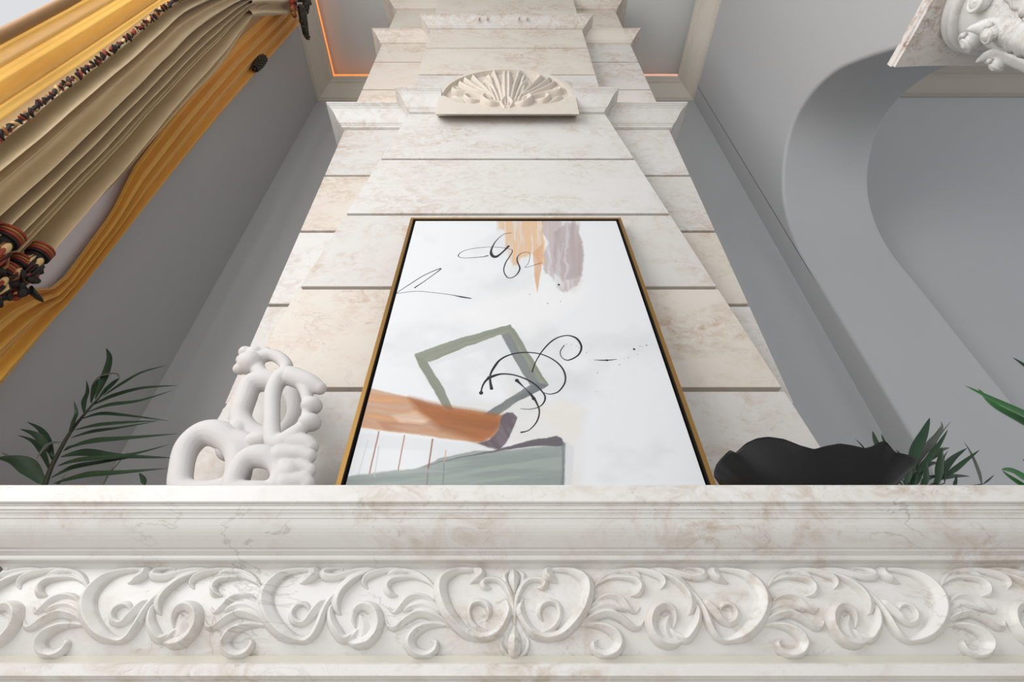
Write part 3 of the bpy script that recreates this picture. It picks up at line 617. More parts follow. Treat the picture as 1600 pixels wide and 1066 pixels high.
def dots(mb, org, sc, L):
    for (x, y, r) in L:
        c = to_pl(org[0]+x/sc, org[1]+y/sc); k = 14; r *= .00200/sc; q = MB()
        vs = [c+pn*.0014]+[c+Vector((r*math.cos(2*math.pi*i/k), 0, 0))+pu*(r*1.15*math.sin(2*math.pi*i/k))+pn*.0002 for i in range(k)]
        q.add(vs, [(0, i+1, (i+1) % k+1) for i in range(k)]); q.build('ink_drop', INK, cv)
o4, o5, o6 = (640, 330), (620, 480), (520, 330)
m = ink(o4, 5.33, [(655, 370, 2), (600, 382, 1.2), (450, 390, .9), (405, 370, 1.2), (460, 328, .7), (600, 303, .7), (720, 300, .9), (830, 315, .9), (855, 340, 1.1), (800, 430, 1.4), (785, 500, 1.3), (820, 555, 1.6), (880, 540, 1.3), (918, 480, 1.8), (897, 420, 1.6), (900, 378, 1.2), (940, 348, .8), (1000, 350, .6), (990, 430, .5), (965, 470, .5), (1100, 430, .4)])
dots(m, o4, 5.33, [(640, 373, 8)]); m.build('ink_line', INK, cv)
m = ink(o4, 5.33, [(850, 182, .6), (780, 195, .8), (715, 255, 1.4), (680, 325, 2.4), (685, 365, 4.2), (715, 382, 4.4), (765, 350, 2.4), (828, 288, 3.0)]); dots(m, o4, 5.33, [(820, 293, 10), (705, 375, 14), (1000, 695, 5), (1150, 770, 6), (1258, 752, 5), (1243, 613, 13)]); m.build('ink_line', INK, cv)
m = ink(o4, 5.33, [(-120, 690, .6), (0, 610, 1.1), (130, 530, 1.1), (262, 478, 1.4), (150, 565, 1.0), (40, 640, 1.6)]); dots(m, o4, 5.33, [(255, 480, 9), (45, 637, 9)]); m.build('ink_line', INK, cv)
m = ink(o4, 5.33, [(-120, 690, .5), (50, 668, .6), (200, 680, .6), (330, 695, .8), (400, 708, 1.6), (440, 716, 2.4), (515, 728, 1.4)]); m.build('ink_line', INK, cv)
m = ink(o5, 5.33, [(700, 712, 1.5), (715, 655, 1.6), (745, 610, 2.2), (790, 580, 3), (880, 557, 2), (1000, 572, 1.7), (1130, 630, 1.8), (1215, 710, 1.6), (1235, 765, 1.6), (1200, 822, 1.1), (1120, 850, .7), (1030, 847, .5)]); dots(m, o5, 5.33, [(702, 715, 17), (768, 590, 17)]); m.build('ink_line', INK, cv)
m = ink(o5, 5.33, [(790, 685, 3), (778, 620, 2.2), (780, 560, 1.8), (815, 495, 2.4), (860, 440, 2), (940, 398, 1.7), (1060, 378, 1.6), (1200, 392, 1.5), (1320, 450, 1.6), (1390, 530, 1.8), (1402, 620, 1.5), (1350, 700, 1.3), (1280, 725, 1.1), (1220, 712, .8)]); dots(m, o5, 5.33, [(788, 678, 14), (1000, 612, 0.1)]); m.build('ink_line', INK, cv)
m = ink(o5, 5.33, [(1127, 540, 1.4), (1155, 460, 1), (1220, 355, 1.4), (1310, 270, 1.6), (1410, 237, 1.5), (1495, 260, 2.4), (1537, 330, 2), (1510, 400, 1.6), (1430, 442, 1.5), (1375, 420, 1), (1362, 370, .9), (1395, 318, .9)]); dots(m, o5, 5.33, [(1128, 540, 6), (1415, 308, 3), (1455, 312, 3), (1495, 325, 3), (1518, 338, 4), (1580, 378, 4)]); m.build('ink_line', INK, cv)
m = ink(o5, 5.33, [(1000, 612, 3), (1070, 680, 1), (1130, 745, 2.6), (1165, 800, 1.8), (1187, 870, 1.4), (1165, 955, 1.2), (1100, 1025, .9), (1030, 1045, 1.6)]); dots(m, o5, 5.33, [(1000, 612, 17), (1140, 762, 16)]); m.build('ink_line', INK, cv)
m = ink(o6, 2.479, [(1012, 577, .4), (1050, 578, 1.6), (1075, 577, 1.2), (1100, 574, .4)]); dots(m, o6, 2.479, [(1062, 578, 5), (1167, 535, 5), (1215, 520, 3), (1200, 524, 1.6), (1190, 523, 2), (1145, 568, 1.8), (1110, 595, 2), (1128, 572, 1.3), (1025, 627, 2), (1182, 555, 1.5), (1020, 700, 1.3)]); m.build('ink_line', INK, cv)

# ------------------------------------------------------------------ stacked white sculpture
M_cer = plain('matte_white_ceramic', lin((204, 200, 198)), .75, .02, 90, bump=.04)
sc0 = PY(385, 757, 1.19); sc0.z = zsh
sc_ = thing('stacked_sculpture', 'matte white ceramic sculpture of stacked blocks with holes and rounded knobs, left on the mantel', 'sculpture', (sc0.x, 1.19, zsh))
def blob(name, Y, ring, lobes, chains=(), depth=1.0):
    k = lambda px, py: Y/ray(px, py)[1]
    m = MB()
    if ring:
        C = crom(ring, 6, True); pts = [PY(c[0], c[1], Y) for c in C]; m.tube(pts, [c[2]*k(c[0], c[1]) for c in C], 16, True)
    for L in lobes:
        x, y, rx_, rz_ = L[:4]; q = k(x, y); ry = (L[4] if len(L) > 4 else max(rx_, rz_))*q
        m.ball(PY(x, y, Y), (rx_*q, ry, rz_*q), nu=20, nv=14)
    for C in chains:
        C = crom(C, 5); m.tube([PY(c[0], c[1], Y) for c in C], [max(c[2], 1)*k(c[0], c[1]) for c in C], 16)
        for e in (C[0], C[-1]): m.ball(PY(e[0], e[1], Y), e[2]*k(e[0], e[1]))
    o = mesh(name, m.v, m.f, M_cer, sc_, True)
    r = o.modifiers.new('remesh', 'REMESH'); r.mode = 'VOXEL'; r.voxel_size = .003; r.use_smooth_shade = True
    s = o.modifiers.new('smooth', 'SMOOTH'); s.iterations = 7; s.factor = .6
    return o
blob('block', 1.215, [(286, 765, 19), (284, 730, 18), (294, 698, 19), (318, 678, 20), (346, 680, 22), (368, 700, 20), (374, 728, 20), (364, 758, 20), (330, 770, 20)], [(325, 794, 42, 30, 34)], [[(352, 686, 20), (385, 696, 20), (400, 706, 18)], [(360, 790, 22), (395, 794, 18)]])
blob('block', 1.125, [(366, 764, 17), (372, 736, 17), (390, 716, 18), (416, 714, 19), (434, 728, 15), (438, 748, 16), (424, 766, 17), (396, 768, 17)], [(408, 778, 36, 22, 28), (450, 738, 22, 22, 18)], [[(436, 714, 18), (466, 710, 14), (484, 713, 11.5)], [(446, 733, 17), (474, 732, 11.5), (485, 735, 10)], [(446, 756, 18), (472, 752, 14), (481, 756, 12)], [(440, 778, 19), (468, 776, 15)]])
blob('block', 1.135, [(427, 688, 14), (425, 650, 12.5), (427, 612, 13), (442, 588, 14), (466, 590, 14), (478, 612, 10), (480, 640, 8), (474, 662, 9), (462, 680, 16), (444, 692, 17)], [(487, 634, 17, 13.5), (484, 660, 18, 14)], [[(456, 588, 16), (484, 599, 15), (500, 607, 10.5)], [(456, 692, 17), (478, 694, 15), (486, 699, 12.5)], [(440, 706, 14), (470, 712, 15)]])
blob('block', 1.235, [(376, 655, 17), (384, 622, 17), (394, 600, 17), (420, 596, 17), (448, 606, 14), (462, 634, 13), (456, 664, 15), (432, 684, 17), (398, 680, 18)], [(372, 680, 24, 24), (420, 700, 40, 22)], [[(370, 672, 17), (360, 700, 22)]])
blob('block', 1.245, [(402, 574, 11), (406, 560, 11), (424, 555, 10), (440, 562, 10), (448, 575, 10), (436, 588, 11), (412, 588, 12)], [(392, 568, 20, 19), (384, 551, 11, 10), (379, 563, 10, 9), (374, 577, 10, 9), (400, 553, 14, 10)], [[(395, 550, 9), (415, 550, 9)], [(400, 595, 12), (450, 600, 12)]])

# ------------------------------------------------------------------ black bowl
M_bowl = plain('matte_black_ceramic', lin((24, 24, 25)), .42, .1, 30, spec=.25)
OUT = [(1120, 727), (1130, 721), (1140, 715), (1150, 707), (1165, 693), (1182, 685), (1200, 682.5), (1225, 686), (1250, 696), (1272, 702), (1290, 697), (1312, 693), (1332, 696), (1352, 700.5), (1364, 697), (1374, 691), (1382, 689), (1390, 693), (1397, 707)]
BYc, Ba, Bb = 1.105, None, .100
xl = PY(1119, 728, BYc).x; xr = PY(1401, 704, BYc).x; bxc = (xl+xr)/2; Ba = (xr-xl)/2
rimx = []; rimz = []
for (x, y) in OUT:
    Y = BYc
    for _ in range(8):
        p = PY(x, y, Y); c_ = max(-1, min(1, (p.x-bxc)/Ba)); Y = BYc-Bb*max(0, 1-abs(c_)**3)**(1/3)
    p = PY(x, y, Y); rimx.append((p.x-bxc)/Ba); rimz.append(p.z-zsh)
bw = thing('wavy_bowl', 'matte black ceramic bowl with a wavy rim on the right of the mantel', 'bowl', (bxc, BYc, zsh))
nu, nv = 200, 24; vs = []; fs = []
_a = np.linspace(0, 2*math.pi, 6001); _c = np.sign(np.cos(_a))*np.abs(np.cos(_a))**(2/3); _s = np.sign(np.sin(_a))*np.abs(np.sin(_a))**(2/3)
_d = np.r_[0, np.cumsum(np.hypot(np.diff(_c)*Ba, np.diff(_s)*Bb))]; _t = np.linspace(0, _d[-1], nu+1)[:-1]; BC = np.interp(_t, _d, _c); BS = np.interp(_t, _d, _s)
sm = np.linspace(-1, 1, 400); rz = np.interp(sm, rimx, rimz); kern = np.exp(-np.linspace(-1.6, 1.6, 9)**2); kern /= kern.sum(); rz = np.convolve(np.pad(rz, 4, 'edge'), kern, 'valid')
for side in (0, 1):
    for j in range(nv+1):
        t = j/nv
        for i in range(nu):
            c_, s_ = BC[i], BS[i]; th_ = .008*side; rm = float(np.interp(c_, sm, rz))*(1-.22*max(0, s_)); Rr = .42+.58*t**.65
            k_ = max(0., min(1., (t-.30)/.45)); k_ = k_*k_*(3-2*k_); Rr = Rr+((.40+.60*t if c_ > 0 else Rr)-Rr)*abs(c_)**2
            vs.append((bxc+(Ba*Rr-th_)*c_, BYc+(Bb*Rr-th_)*s_, zsh+.11*t+(rm-.11)*t**3+(.006 if side else 0)*(1-t)))
for j in range(nv):
    for i in range(nu):
        k = (i+1) % nu; fs.append((j*nu+i, j*nu+k, (j+1)*nu+k, (j+1)*nu+i)); q = (nv+1)*nu
        fs.append((q+j*nu+i, q+(j+1)*nu+i, q+(j+1)*nu+k, q+j*nu+k))
for i in range(nu): k = (i+1) % nu; q = (nv+1)*nu; fs.append((nv*nu+i, nv*nu+k, q+nv*nu+k, q+nv*nu+i))
fs.append(tuple(range(nu-1, -1, -1))); fs.append(tuple((nv+1)*nu+i for i in range(nu)))
o = mesh('body', vs, fs, M_bowl, bw, True)

# ------------------------------------------------------------------ palms
M_leaf = plain('palm_leaf_dark', lin((36, 62, 40)), .45, .35, 12)
M_leafb = plain('palm_leaf_green', lin((44, 104, 44)), .4, .3, 12)
M_dry = plain('palm_leaf_dry', lin((96, 98, 92)), .6, .2, 12)
M_stem = plain('palm_stem', lin((44, 50, 32)), .6, .2, 12)
M_pot = plain('clay_pot', lin((90, 84, 80)), .6, .05)
def leaf(mb, org, sc, pts, w_, Y, dy=0.0, mi=0, fold=.35):
    C = crom([(org[0]+p[0]/sc, org[1]+p[1]/sc, 0) for p in pts], 7); n = len(C); vs = []
    P = [PY(c[0], c[1], Y+dy*(i/(n-1))) for i, c in enumerate(C)]
    for i, p in enumerate(P):
        t = (P[min(i+1, n-1)]-P[max(i-1, 0)]).normalized(); s = t.cross(Vector((0, -1, 0.25)).normalized()).normalized(); u = i/(n-1)
        prof = (min(1, u*3.2)**.7)*(1-max(0, (u-.35)/.65)**1.6)
        ww = w_/sc*Y/ray(C[i][0], C[i][1])[1]*.5*max(prof, .03)
        vs += [p-s*ww+Vector((0, -ww*fold, 0)), p, p+s*ww+Vector((0, -ww*fold, 0))]
    mb.add(vs, [q for i in range(n-1) for q in ((3*i, 3*i+1, 3*i+4, 3*i+3), (3*i+1, 3*i+2, 3*i+5, 3*i+4))], mi)
def pot(t, x, y, r=.15, h=.34):
    m = MB(); m.lathe((x, y), [(r*.7, 0), (r*.75, .02), (r, h-.03), (r*1.06, h-.03), (r*1.06, h), (r*.96, h), (r*.9, h-.03)], 40); m.build('pot', M_pot, t, True)
zl = (0, 540); s1 = 4.847
YA = 1.72; b0 = PY(40, 800, YA)
pl = thing('potted_palm', 'dark green potted palm left of the chimney, one long frond fanning out by the sculpture', 'plant', (b0.x, YA, 0)); pot(pl, b0.x, YA)
def stemline(mb, pts, Y, r, base):
    C = crom([(p[0], p[1], 0) for p in pts], 6); P = [PY(c[0], c[1], Y) for c in C]
    P = [Vector((base.x, Y, .3)), Vector(((base.x*2+P[0].x)/3, Y, 1.0))]+P
    mb.tube(P, [r*1.6, r*1.5]+[r*(1.3-.9*i/len(C)) for i in range(len(C))], 8)
m = MB(); stemline(m, [(zl[0]+x/s1, zl[1]+y/s1) for x, y in ((320, 1120), (345, 1045), (385, 930), (440, 820), (500, 710), (560, 620), (640, 520), (700, 450), (760, 385), (800, 330))], YA, .007, b0)
m.build('stem', M_stem, pl, True)
m = MB()
for (pts, w_, dy, mi) in [
 ([(720, 410), (790, 260), (832, 110), (805, 20)], 60, -.03, 0), ([(690, 440), (730, 300), (790, 240), (800, 200)], 50, .04, 0), ([(750, 395), (860, 290), (905, 245)], 50, .02, 0), ([(770, 390), (930, 290), (1080, 205), (1268, 150)], 44, -.05, 0),
 ([(700, 455), (860, 385), (1080, 325), (1350, 303)], 54, .05, 0), ([(660, 508), (820, 455), (1060, 420), (1312, 338)], 46, -.04, 0), ([(610, 560), (760, 520), (950, 530), (1285, 572)], 40, .04, 0),
 ([(560, 642), (740, 605), (950, 585), (1210, 570)], 42, -.03, 0), ([(530, 702), (700, 655), (900, 625), (1190, 574)], 42, .05, 0), ([(490, 785), (690, 730), (950, 705), (1355, 668)], 60, -.05, 0),
 ([(458, 845), (640, 815), (900, 840), (1330, 852)], 74, .03, 0), ([(430, 915), (600, 870), (980, 830), (1290, 748)], 50, -.03, 0), ([(385, 1005), (560, 925), (800, 880), (1000, 850)], 56, .05, 0), ([(400, 1048), (650, 985), (900, 965), (1275, 930)], 62, -.05, 0),
 ([(640, 520), (640, 430), (665, 350), (655, 265)], 38, .06, 0), ([(520, 665), (560, 580), (580, 510), (560, 420)], 38, -.05, 0), ([(410, 890), (370, 740), (310, 640), (205, 578)], 50, .06, 0), ([(410, 850), (330, 730), (260, 670), (152, 633)], 56, -.04, 0),
 ([(378, 950), (330, 820), (250, 725), (133, 680)], 40, .05, 0), ([(345, 1060), (230, 930), (120, 870), (-30, 850)], 120, -.05, 0), ([(480, 733), (380, 745), (320, 800), (275, 862)], 34, -.06, 1), ([(690, 310), (760, 235), (880, 215), (905, 260)], 26, -.06, 1), ([(130, 870), (80, 850), (10, 808)], 30, -.05, 1),
 ([(1100, 1060), (1085, 1010), (1055, 965)], 40, .02, 0), ([(480, 800), (540, 770), (590, 760)], 40, .0, 0), ([(770, 1080), (830, 970), (890, 900), (975, 795)], 12, .05, 0), ([(430, 1060), (470, 1020), (492, 975)], 34, 0, 1)]:
    leaf(m, zl, s1, pts, w_, YA, dy, mi)
m.build('leaves', [M_leaf, M_dry], pl, True)
zr = (1340, 550); s2 = 5.077; YR = 1.66; b1 = PY(1420, 800, YR)
pr_ = thing('potted_palm', 'dark green potted palm whose leaf tips rise behind the black bowl', 'plant', (b1.x, YR, 0)); pot(pr_, b1.x, YR)
m = MB(); stemline(m, [(1418, 790), (1420, 760), (1424, 742)], YR, .007, b1); stemline(m, [(1455, 790), (1462, 765), (1468, 745)], YR, .006, b1); m.build('stem', M_stem, pr_, True)
m = MB()
for (pts, w_, dy, mi) in [
 ([(395, 1020), (450, 800), (520, 650), (573, 523)], 80, -.04, 0), ([(430, 990), (540, 760), (620, 660), (672, 575)], 34, .03, 1), ([(470, 900), (600, 720), (665, 610), (662, 550)], 30, .03, 1), ([(440, 1010), (560, 850), (640, 740), (716, 617)], 44, -.04, 0), ([(450, 1060), (560, 830), (640, 680), (745, 543)], 18, .05, 1),
 ([(600, 1060), (680, 930), (760, 840), (868, 763)], 56, .02, 0), ([(640, 1020), (760, 940), (860, 860), (968, 778)], 40, -.05, 0), ([(660, 1015), (740, 990), (820, 985), (893, 988)], 40, .04, 0), ([(380, 1060), (390, 950), (350, 850), (303, 772)], 70, -.05, 0), ([(300, 1060), (290, 990), (250, 950), (200, 930)], 90, .02, 0),
 ([(240, 1065), (190, 1000), (135, 950)], 26, 0, 0), ([(985, 1060), (960, 960), (900, 810), (840, 708)], 30, -.05, 1), ([(995, 1050), (1040, 1015), (1085, 975)], 14, .02, 0), ([(170, 780), (140, 710), (118, 628)], 46, .02, 0), ([(230, 760), (205, 700), (188, 650)], 26, .02, 0), ([(70, 790), (20, 730), (-20, 690)], 16, .02, 0),
 ([(490, 900), (590, 830), (660, 780), (733, 760)], 50, -.02, 1), ([(470, 940), (560, 890), (650, 880)], 50, .02, 1), ([(540, 1070), (540, 960), (545, 860)], 44, -.03, 0), ([(630, 1070), (640, 950), (655, 850), (668, 755)], 60, -.06, 0), ([(690, 1050), (690, 950), (680, 850), (720, 780)], 20, -.06, 0), ([(420, 1070), (470, 990), (520, 900)], 60, .0, 0), ([(760, 1070), (775, 1030), (785, 980)], 26, 0, 0), ([(500, 1060), (560, 1000), (700, 980)], 40, .02, 0)]:
    leaf(m, zr, s2, pts, w_, YR, dy, mi); a_ = PY(zr[0]+pts[0][0]/s2, zr[1]+pts[0][1]/s2, YR); q_ = PY(1424, 775, YR); m.tube([q_, (q_*2+a_)/3-Vector((0, .01, 0)), a_+(PY(zr[0]+pts[1][0]/s2, zr[1]+pts[1][1]/s2, YR)-a_)*.08], [.004, .0028, .0018], 6)
m.build('leaves', [M_leaf, M_dry], pr_, True)
YS = 1.30; b2 = PY(1640, 830, YS)
pq = thing('potted_palm', 'bright green potted palm at the far right edge, broad leaves pointing left', 'plant', (b2.x, YS, 0)); pot(pq, b2.x, YS, .14)
m = MB(); stemline(m, [(1640, 790), (1650, 740), (1646, 690), (1638, 660)], YS, .007, b2); m.build('stem', M_stem, pq, True)
m = MB()
for (pts, w_, dy, mi) in [
 ([(1560, 620), (1350, 520), (1080, 390), (845, 265)], 110, -.03, 0), ([(1560, 720), (1300, 560), (1080, 430), (955, 290)], 110, .04, 0), ([(1500, 250), (1380, 160), (1290, 90), (1228, 43)], 56, 0, 1), ([(1560, 1090), (1330, 1010), (1220, 950), (1140, 935)], 100, -.02, 0), ([(1420, 1120), (1300, 1060), (1200, 990), (1145, 940)], 60, .02, 0), ([(1400, 900), (1340, 880), (1310, 850)], 30, 0, 1), ([(1600, 500), (1480, 330), (1400, 240)], 60, 0, 1)]:
    leaf(m, zr, s2, pts, w_, YS, dy, mi); a_ = PY(zr[0]+pts[0][0]/s2, zr[1]+pts[0][1]/s2, YS); q_ = PY(1646, 705, YS); m.tube([q_, (q_+a_)/2, a_+(PY(zr[0]+pts[1][0]/s2, zr[1]+pts[1][1]/s2, YS)-a_)*.08], [.004, .003, .002], 6)
m.build('leaves', [M_leafb, M_leaf], pq, True)

# ------------------------------------------------------------------ column with carved capital
cx, cy = CX+1.69, .50; ZA = CZ+2.01
cl = thing('marble_column', 'white marble column with a scrolled capital and brown-veined abacus, before the arch', 'column', (cx, cy, 0))
a = .24; pts = []
m = MB(); P4 = []
for q in range(4):      # concave-sided abacus
    for t in np.linspace(-1, 1, 15):
        d = a*(1-.0*(1-t*t)); x, y = t*a, -a+.006*(1-t*t); ang = q*math.pi/2
        P4.append((cx+x*math.cos(ang)-y*math.sin(ang), cy+x*math.sin(ang)+y*math.cos(ang)))
n = len(P4); sc2 = [(0, 1.0), (.012, 1.0), (.016, 1.02), (.042, 1.02)]; vs = [(cx+(x-cx)*k, cy+(y-cy)*k, ZA+h) for h, k in sc2 for x, y in P4]
m.add(vs, [(i*n+k, i*n+(k+1) % n, (i+1)*n+(k+1) % n, (i+1)*n+k) for i in range(3) for k in range(n)]+[tuple(range(n-1, -1, -1)), tuple(3*n+k for k in range(n))]); m.build('abacus', M_aba, cl)
m = MB(); m.lathe((cx, cy), [(.165, ZA-.052), (.176, ZA-.050), (.186, ZA-.040), (.186, ZA-.030), (.180, ZA-.027), (.190, ZA-.022), (.193, ZA-.01), (.190, ZA)], 64); m.build('ring', M_col, cl, True)
m = MB(); m.lathe((cx, cy), [(.118, ZA-.46), (.125, ZA-.40), (.132, ZA-.30), (.14, ZA-.2), (.148, ZA-.12), (.158, ZA-.08), (.166, ZA-.05)], 64); m.build('bell', M_col, cl, True)
for k in range(8):
    an = math.pi/8+k*math.pi/4; er = Vector((math.cos(an), math.sin(an), 0)); et = Vector((-er.y, er.x, 0)); c = Vector((cx, cy, 0))
    m = MB()
    # leaf: a tapering strip that curls outward at its top
    L = []
    for i in range(15):
        u = i/14; L.append((.128+.026*u**2+.035*max(0, u-.75)*4*.5, ZA-.40+.29*u-.05*max(0, u-.8)**1*5*.5))
    vs = []
    for i, (r, z) in enumerate(L):
        u = i/14; w_ = .046*max(.02, math.sin(math.pi*min(1, u*.86+.14)))**.55*(1+.14*math.sin(u*40))
        for j in range(-4, 5): s = j/4; vs.append(c+er*(r+.012*(1-abs(s))-.010*abs(s)**2*1.0)+et*(w_*s)+Vector((0, 0, z-.012*abs(s))))
    m.add(vs, [(i*9+j, i*9+j+1, (i+1)*9+j+1, (i+1)*9+j) for i in range(14) for j in range(8)])
    o = m.build('acanthus_leaf', M_col, cl, True); sd = o.modifiers.new('solid', 'SOLIDIFY'); sd.thickness = .008
    an2 = k*math.pi/4; er = Vector((math.cos(an2), math.sin(an2), 0)); et = Vector((-er.y, er.x, 0))
    for q, (zc, R) in enumerate(((ZA-.115, .034), (ZA-.215, .028))):
        m = MB(); an3 = an2+(0 if q == 0 else math.pi/8); e2 = Vector((math.cos(an3), math.sin(an3), 0)); t2 = Vector((-e2.y, e2.x, 0))
        T = np.linspace(0, 3.6*math.pi, 42)
        P = [c+e2*(.172-.006*q+.010*(t/T[-1]))+t2*(R*(1-.78*t/T[-1])*math.cos(t))+Vector((0, 0, zc+R*(1-.78*t/T[-1])*math.sin(t))) for t in T]
        m.tube(P, [.0085*(1-.4*t/T[-1]) for t in T], 8); m.ball(P[-1], .009); m.ball(c+e2*(.160)+Vector((0, 0, zc)), (R*.9, R*.9, R*.9))
        m.build('volute', M_col, cl, True)
m = MB(); m.lathe((cx, cy), [(.15, .0), (.16, .05), (.16, .1), (.13, .14), (.125, .2), (.122, 1.5), (.112, ZA-.46), (.125, ZA-.455), (.125, ZA-.44), (.11, ZA-.43)], 48); m.build('shaft', M_col, cl, True)
m = MB(); m.box(cx-.19, cx+.19, cy-.19, cy+.19, 0, .03); m.build('plinth', M_col, cl)

# ------------------------------------------------------------------ curtains on the left wall
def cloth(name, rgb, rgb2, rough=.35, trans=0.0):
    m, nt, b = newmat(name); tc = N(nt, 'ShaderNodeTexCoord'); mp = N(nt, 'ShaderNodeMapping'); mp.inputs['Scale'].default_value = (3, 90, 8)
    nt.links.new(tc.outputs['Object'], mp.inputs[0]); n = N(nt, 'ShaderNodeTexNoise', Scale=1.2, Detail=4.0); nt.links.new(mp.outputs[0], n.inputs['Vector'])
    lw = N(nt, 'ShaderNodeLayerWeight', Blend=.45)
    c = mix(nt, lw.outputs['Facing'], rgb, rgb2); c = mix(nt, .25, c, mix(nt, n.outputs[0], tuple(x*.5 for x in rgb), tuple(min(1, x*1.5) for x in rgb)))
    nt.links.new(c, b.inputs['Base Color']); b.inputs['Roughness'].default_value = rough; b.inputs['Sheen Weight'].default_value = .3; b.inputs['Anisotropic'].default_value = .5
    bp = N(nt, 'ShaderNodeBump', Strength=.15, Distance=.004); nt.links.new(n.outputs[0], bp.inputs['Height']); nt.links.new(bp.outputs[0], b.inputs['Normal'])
    if trans:
        tr = N(nt, 'ShaderNodeBsdfTranslucent'); nt.links.new(c, tr.inputs[0]); ms = N(nt, 'ShaderNodeMixShader'); ms.inputs[0].default_value = trans
        nt.links.new(b.outputs[0], ms.inputs[1]); nt.links.new(tr.outputs[0], ms.inputs[2]); nt.links.new(ms.outputs[0], nt.nodes['Material Output'].inputs[0])
    return m
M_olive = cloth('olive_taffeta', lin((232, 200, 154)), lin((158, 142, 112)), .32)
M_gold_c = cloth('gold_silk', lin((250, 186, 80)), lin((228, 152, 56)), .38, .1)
M_gold_l = cloth('gold_silk_lit', lin((244, 200, 116)), lin((232, 172, 84)), .4, .5)  # paler, more translucent copy of the gold; window glow put into its colour
M_liner = plain('white_curtain_lining', lin((232, 228, 236)), .7, .02)
M_red = plain('red_braid', lin((150, 52, 30)), .6, .3, 60); M_cream = plain('cream_silk', lin((214, 178, 120)), .5, .2, 60); M_dk = plain('dark_fringe', lin((32, 24, 20)), .7, .3, 60); M_rope = plain('gold_braid', lin((150, 100, 50)), .5, .3, 60)
def foldf(s, seed, n=9):
    r = np.random.default_rng(seed); ph = r.random(4)*6.28
    v = np.sin(s*n*2*np.pi+ph[0]+.9*np.sin(s*n*1.3+ph[1]))
    v = np.sign(v)*np.abs(v)**.8
    return v*.75+.35*np.sin(s*n*4.7*np.pi+ph[2]+1.3*np.sin(s*5+ph[3]))
def sheet(name, A, B, X0, amp, nf, seed, mat, parent, ns=240, nt_=60, grow=.6, pinch=None, cr=.0):
    """A, B: the two long edges as pixel outlines on the wall's plane"""
    A = crom([(*PXW(x, y, X0)[1:], 0) for x, y in A], 12); B = crom([(*PXW(x, y, X0)[1:], 0) for x, y in B], 12)
    def res(C):
        d = np.r_[0, np.cumsum(np.linalg.norm(np.diff(C[:, :2], axis=0), axis=1))]; t = np.linspace(0, d[-1], nt_); return np.stack([np.interp(t, d, C[:, 0]), np.interp(t, d, C[:, 1])], 1)
    a_, b_ = res(A), res(B); s = np.linspace(0, 1, ns); V = np.zeros((nt_, ns, 3)); sw = s+.035*np.sin(s*11)+.012*np.sin(s*29); r = np.random.default_rng(seed+5)
    for i in range(nt_):
        t = i/(nt_-1); V[i, :, 1] = a_[i, 0]+(b_[i, 0]-a_[i, 0])*s; V[i, :, 2] = a_[i, 1]+(b_[i, 1]-a_[i, 1])*s
        k = amp*(1-grow+grow*t); wob = foldf(sw+.012*math.sin(t*5), seed, nf)
        V[i, :, 0] = X0+k*wob+cr*np.sin(t*40+s*30)*.5*np.sin(s*17+t*9)
    idx = np.arange(nt_*ns).reshape(nt_, ns); Fc = np.stack([idx[:-1, :-1], idx[:-1, 1:], idx[1:, 1:], idx[1:, :-1]], -1).reshape(-1, 4)
    return mesh(name, V.reshape(-1, 3), Fc, mat, parent, True), V
XCU = -1.84
oc = thing('swag_curtain', 'olive taffeta swag curtain gathered at the ceiling, with red and black tassel fringe', 'curtain', (XCU, 1.2, 1.6))
EA = [(400, -22), (345, -22), (275, -2), (215, 42), (160, 84), (80, 140), (0, 200), (-90, 262), (-200, 330)]
EB = [(415, 10), (396, 26), (372, 62), (344, 104), (296, 156), (250, 208), (206, 262), (158, 314), (108, 372), (68, 422)]
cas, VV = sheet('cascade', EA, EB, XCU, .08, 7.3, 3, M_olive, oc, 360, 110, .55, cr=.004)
# ruched top running to the bracket
nt_, ns = 30, 80; V = np.zeros((nt_, ns, 3))
for i in range(nt_):
    t = i/(nt_-1)
    for j in range(ns):
        s = j/(ns-1); p = PXW(388+t*74, -40+s*(66-8*t)+2*math.sin(t*3), XCU+.02); V[i, j] = (XCU+.03+.03*math.sin(s*22+.6*math.sin(t*6))*(.6+.4*math.sin(t*3)), p.y, p.z)
idx = np.arange(nt_*ns).reshape(nt_, ns); Fc = np.stack([idx[:-1, :-1], idx[:-1, 1:], idx[1:, 1:], idx[1:, :-1]], -1).reshape(-1, 4)
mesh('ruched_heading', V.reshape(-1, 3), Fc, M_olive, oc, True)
m = MB(); nA = VV[:, 0]
path = crom([tuple(v) for v in nA[::4]], 8); dd = np.r_[0, np.cumsum(np.linalg.norm(np.diff(path, axis=0), axis=1))]; k = 0
for t in np.arange(0, dd[-1], .0125):
    p = np.array([np.interp(t, dd, path[:, q]) for q in range(3)]); k += 1
    r_ = .0095+.003*random.random(); ang = Matrix.Rotation(random.random()*3, 3, 'X')
    m.ball((p[0]+.012+random.uniform(-.006, .006), p[1]-.008+random.uniform(-.006, .004), p[2]+random.uniform(-.004, .004)), (r_*.8, r_*.55, r_*1.5), (2, 0, 2, 2, 1, 2, 0, 2, 2, 3, 2)[k % 11], 8, 6, ang)
m.build('bead_fringe', [M_red, M_cream, M_dk, M_rope], oc, True)
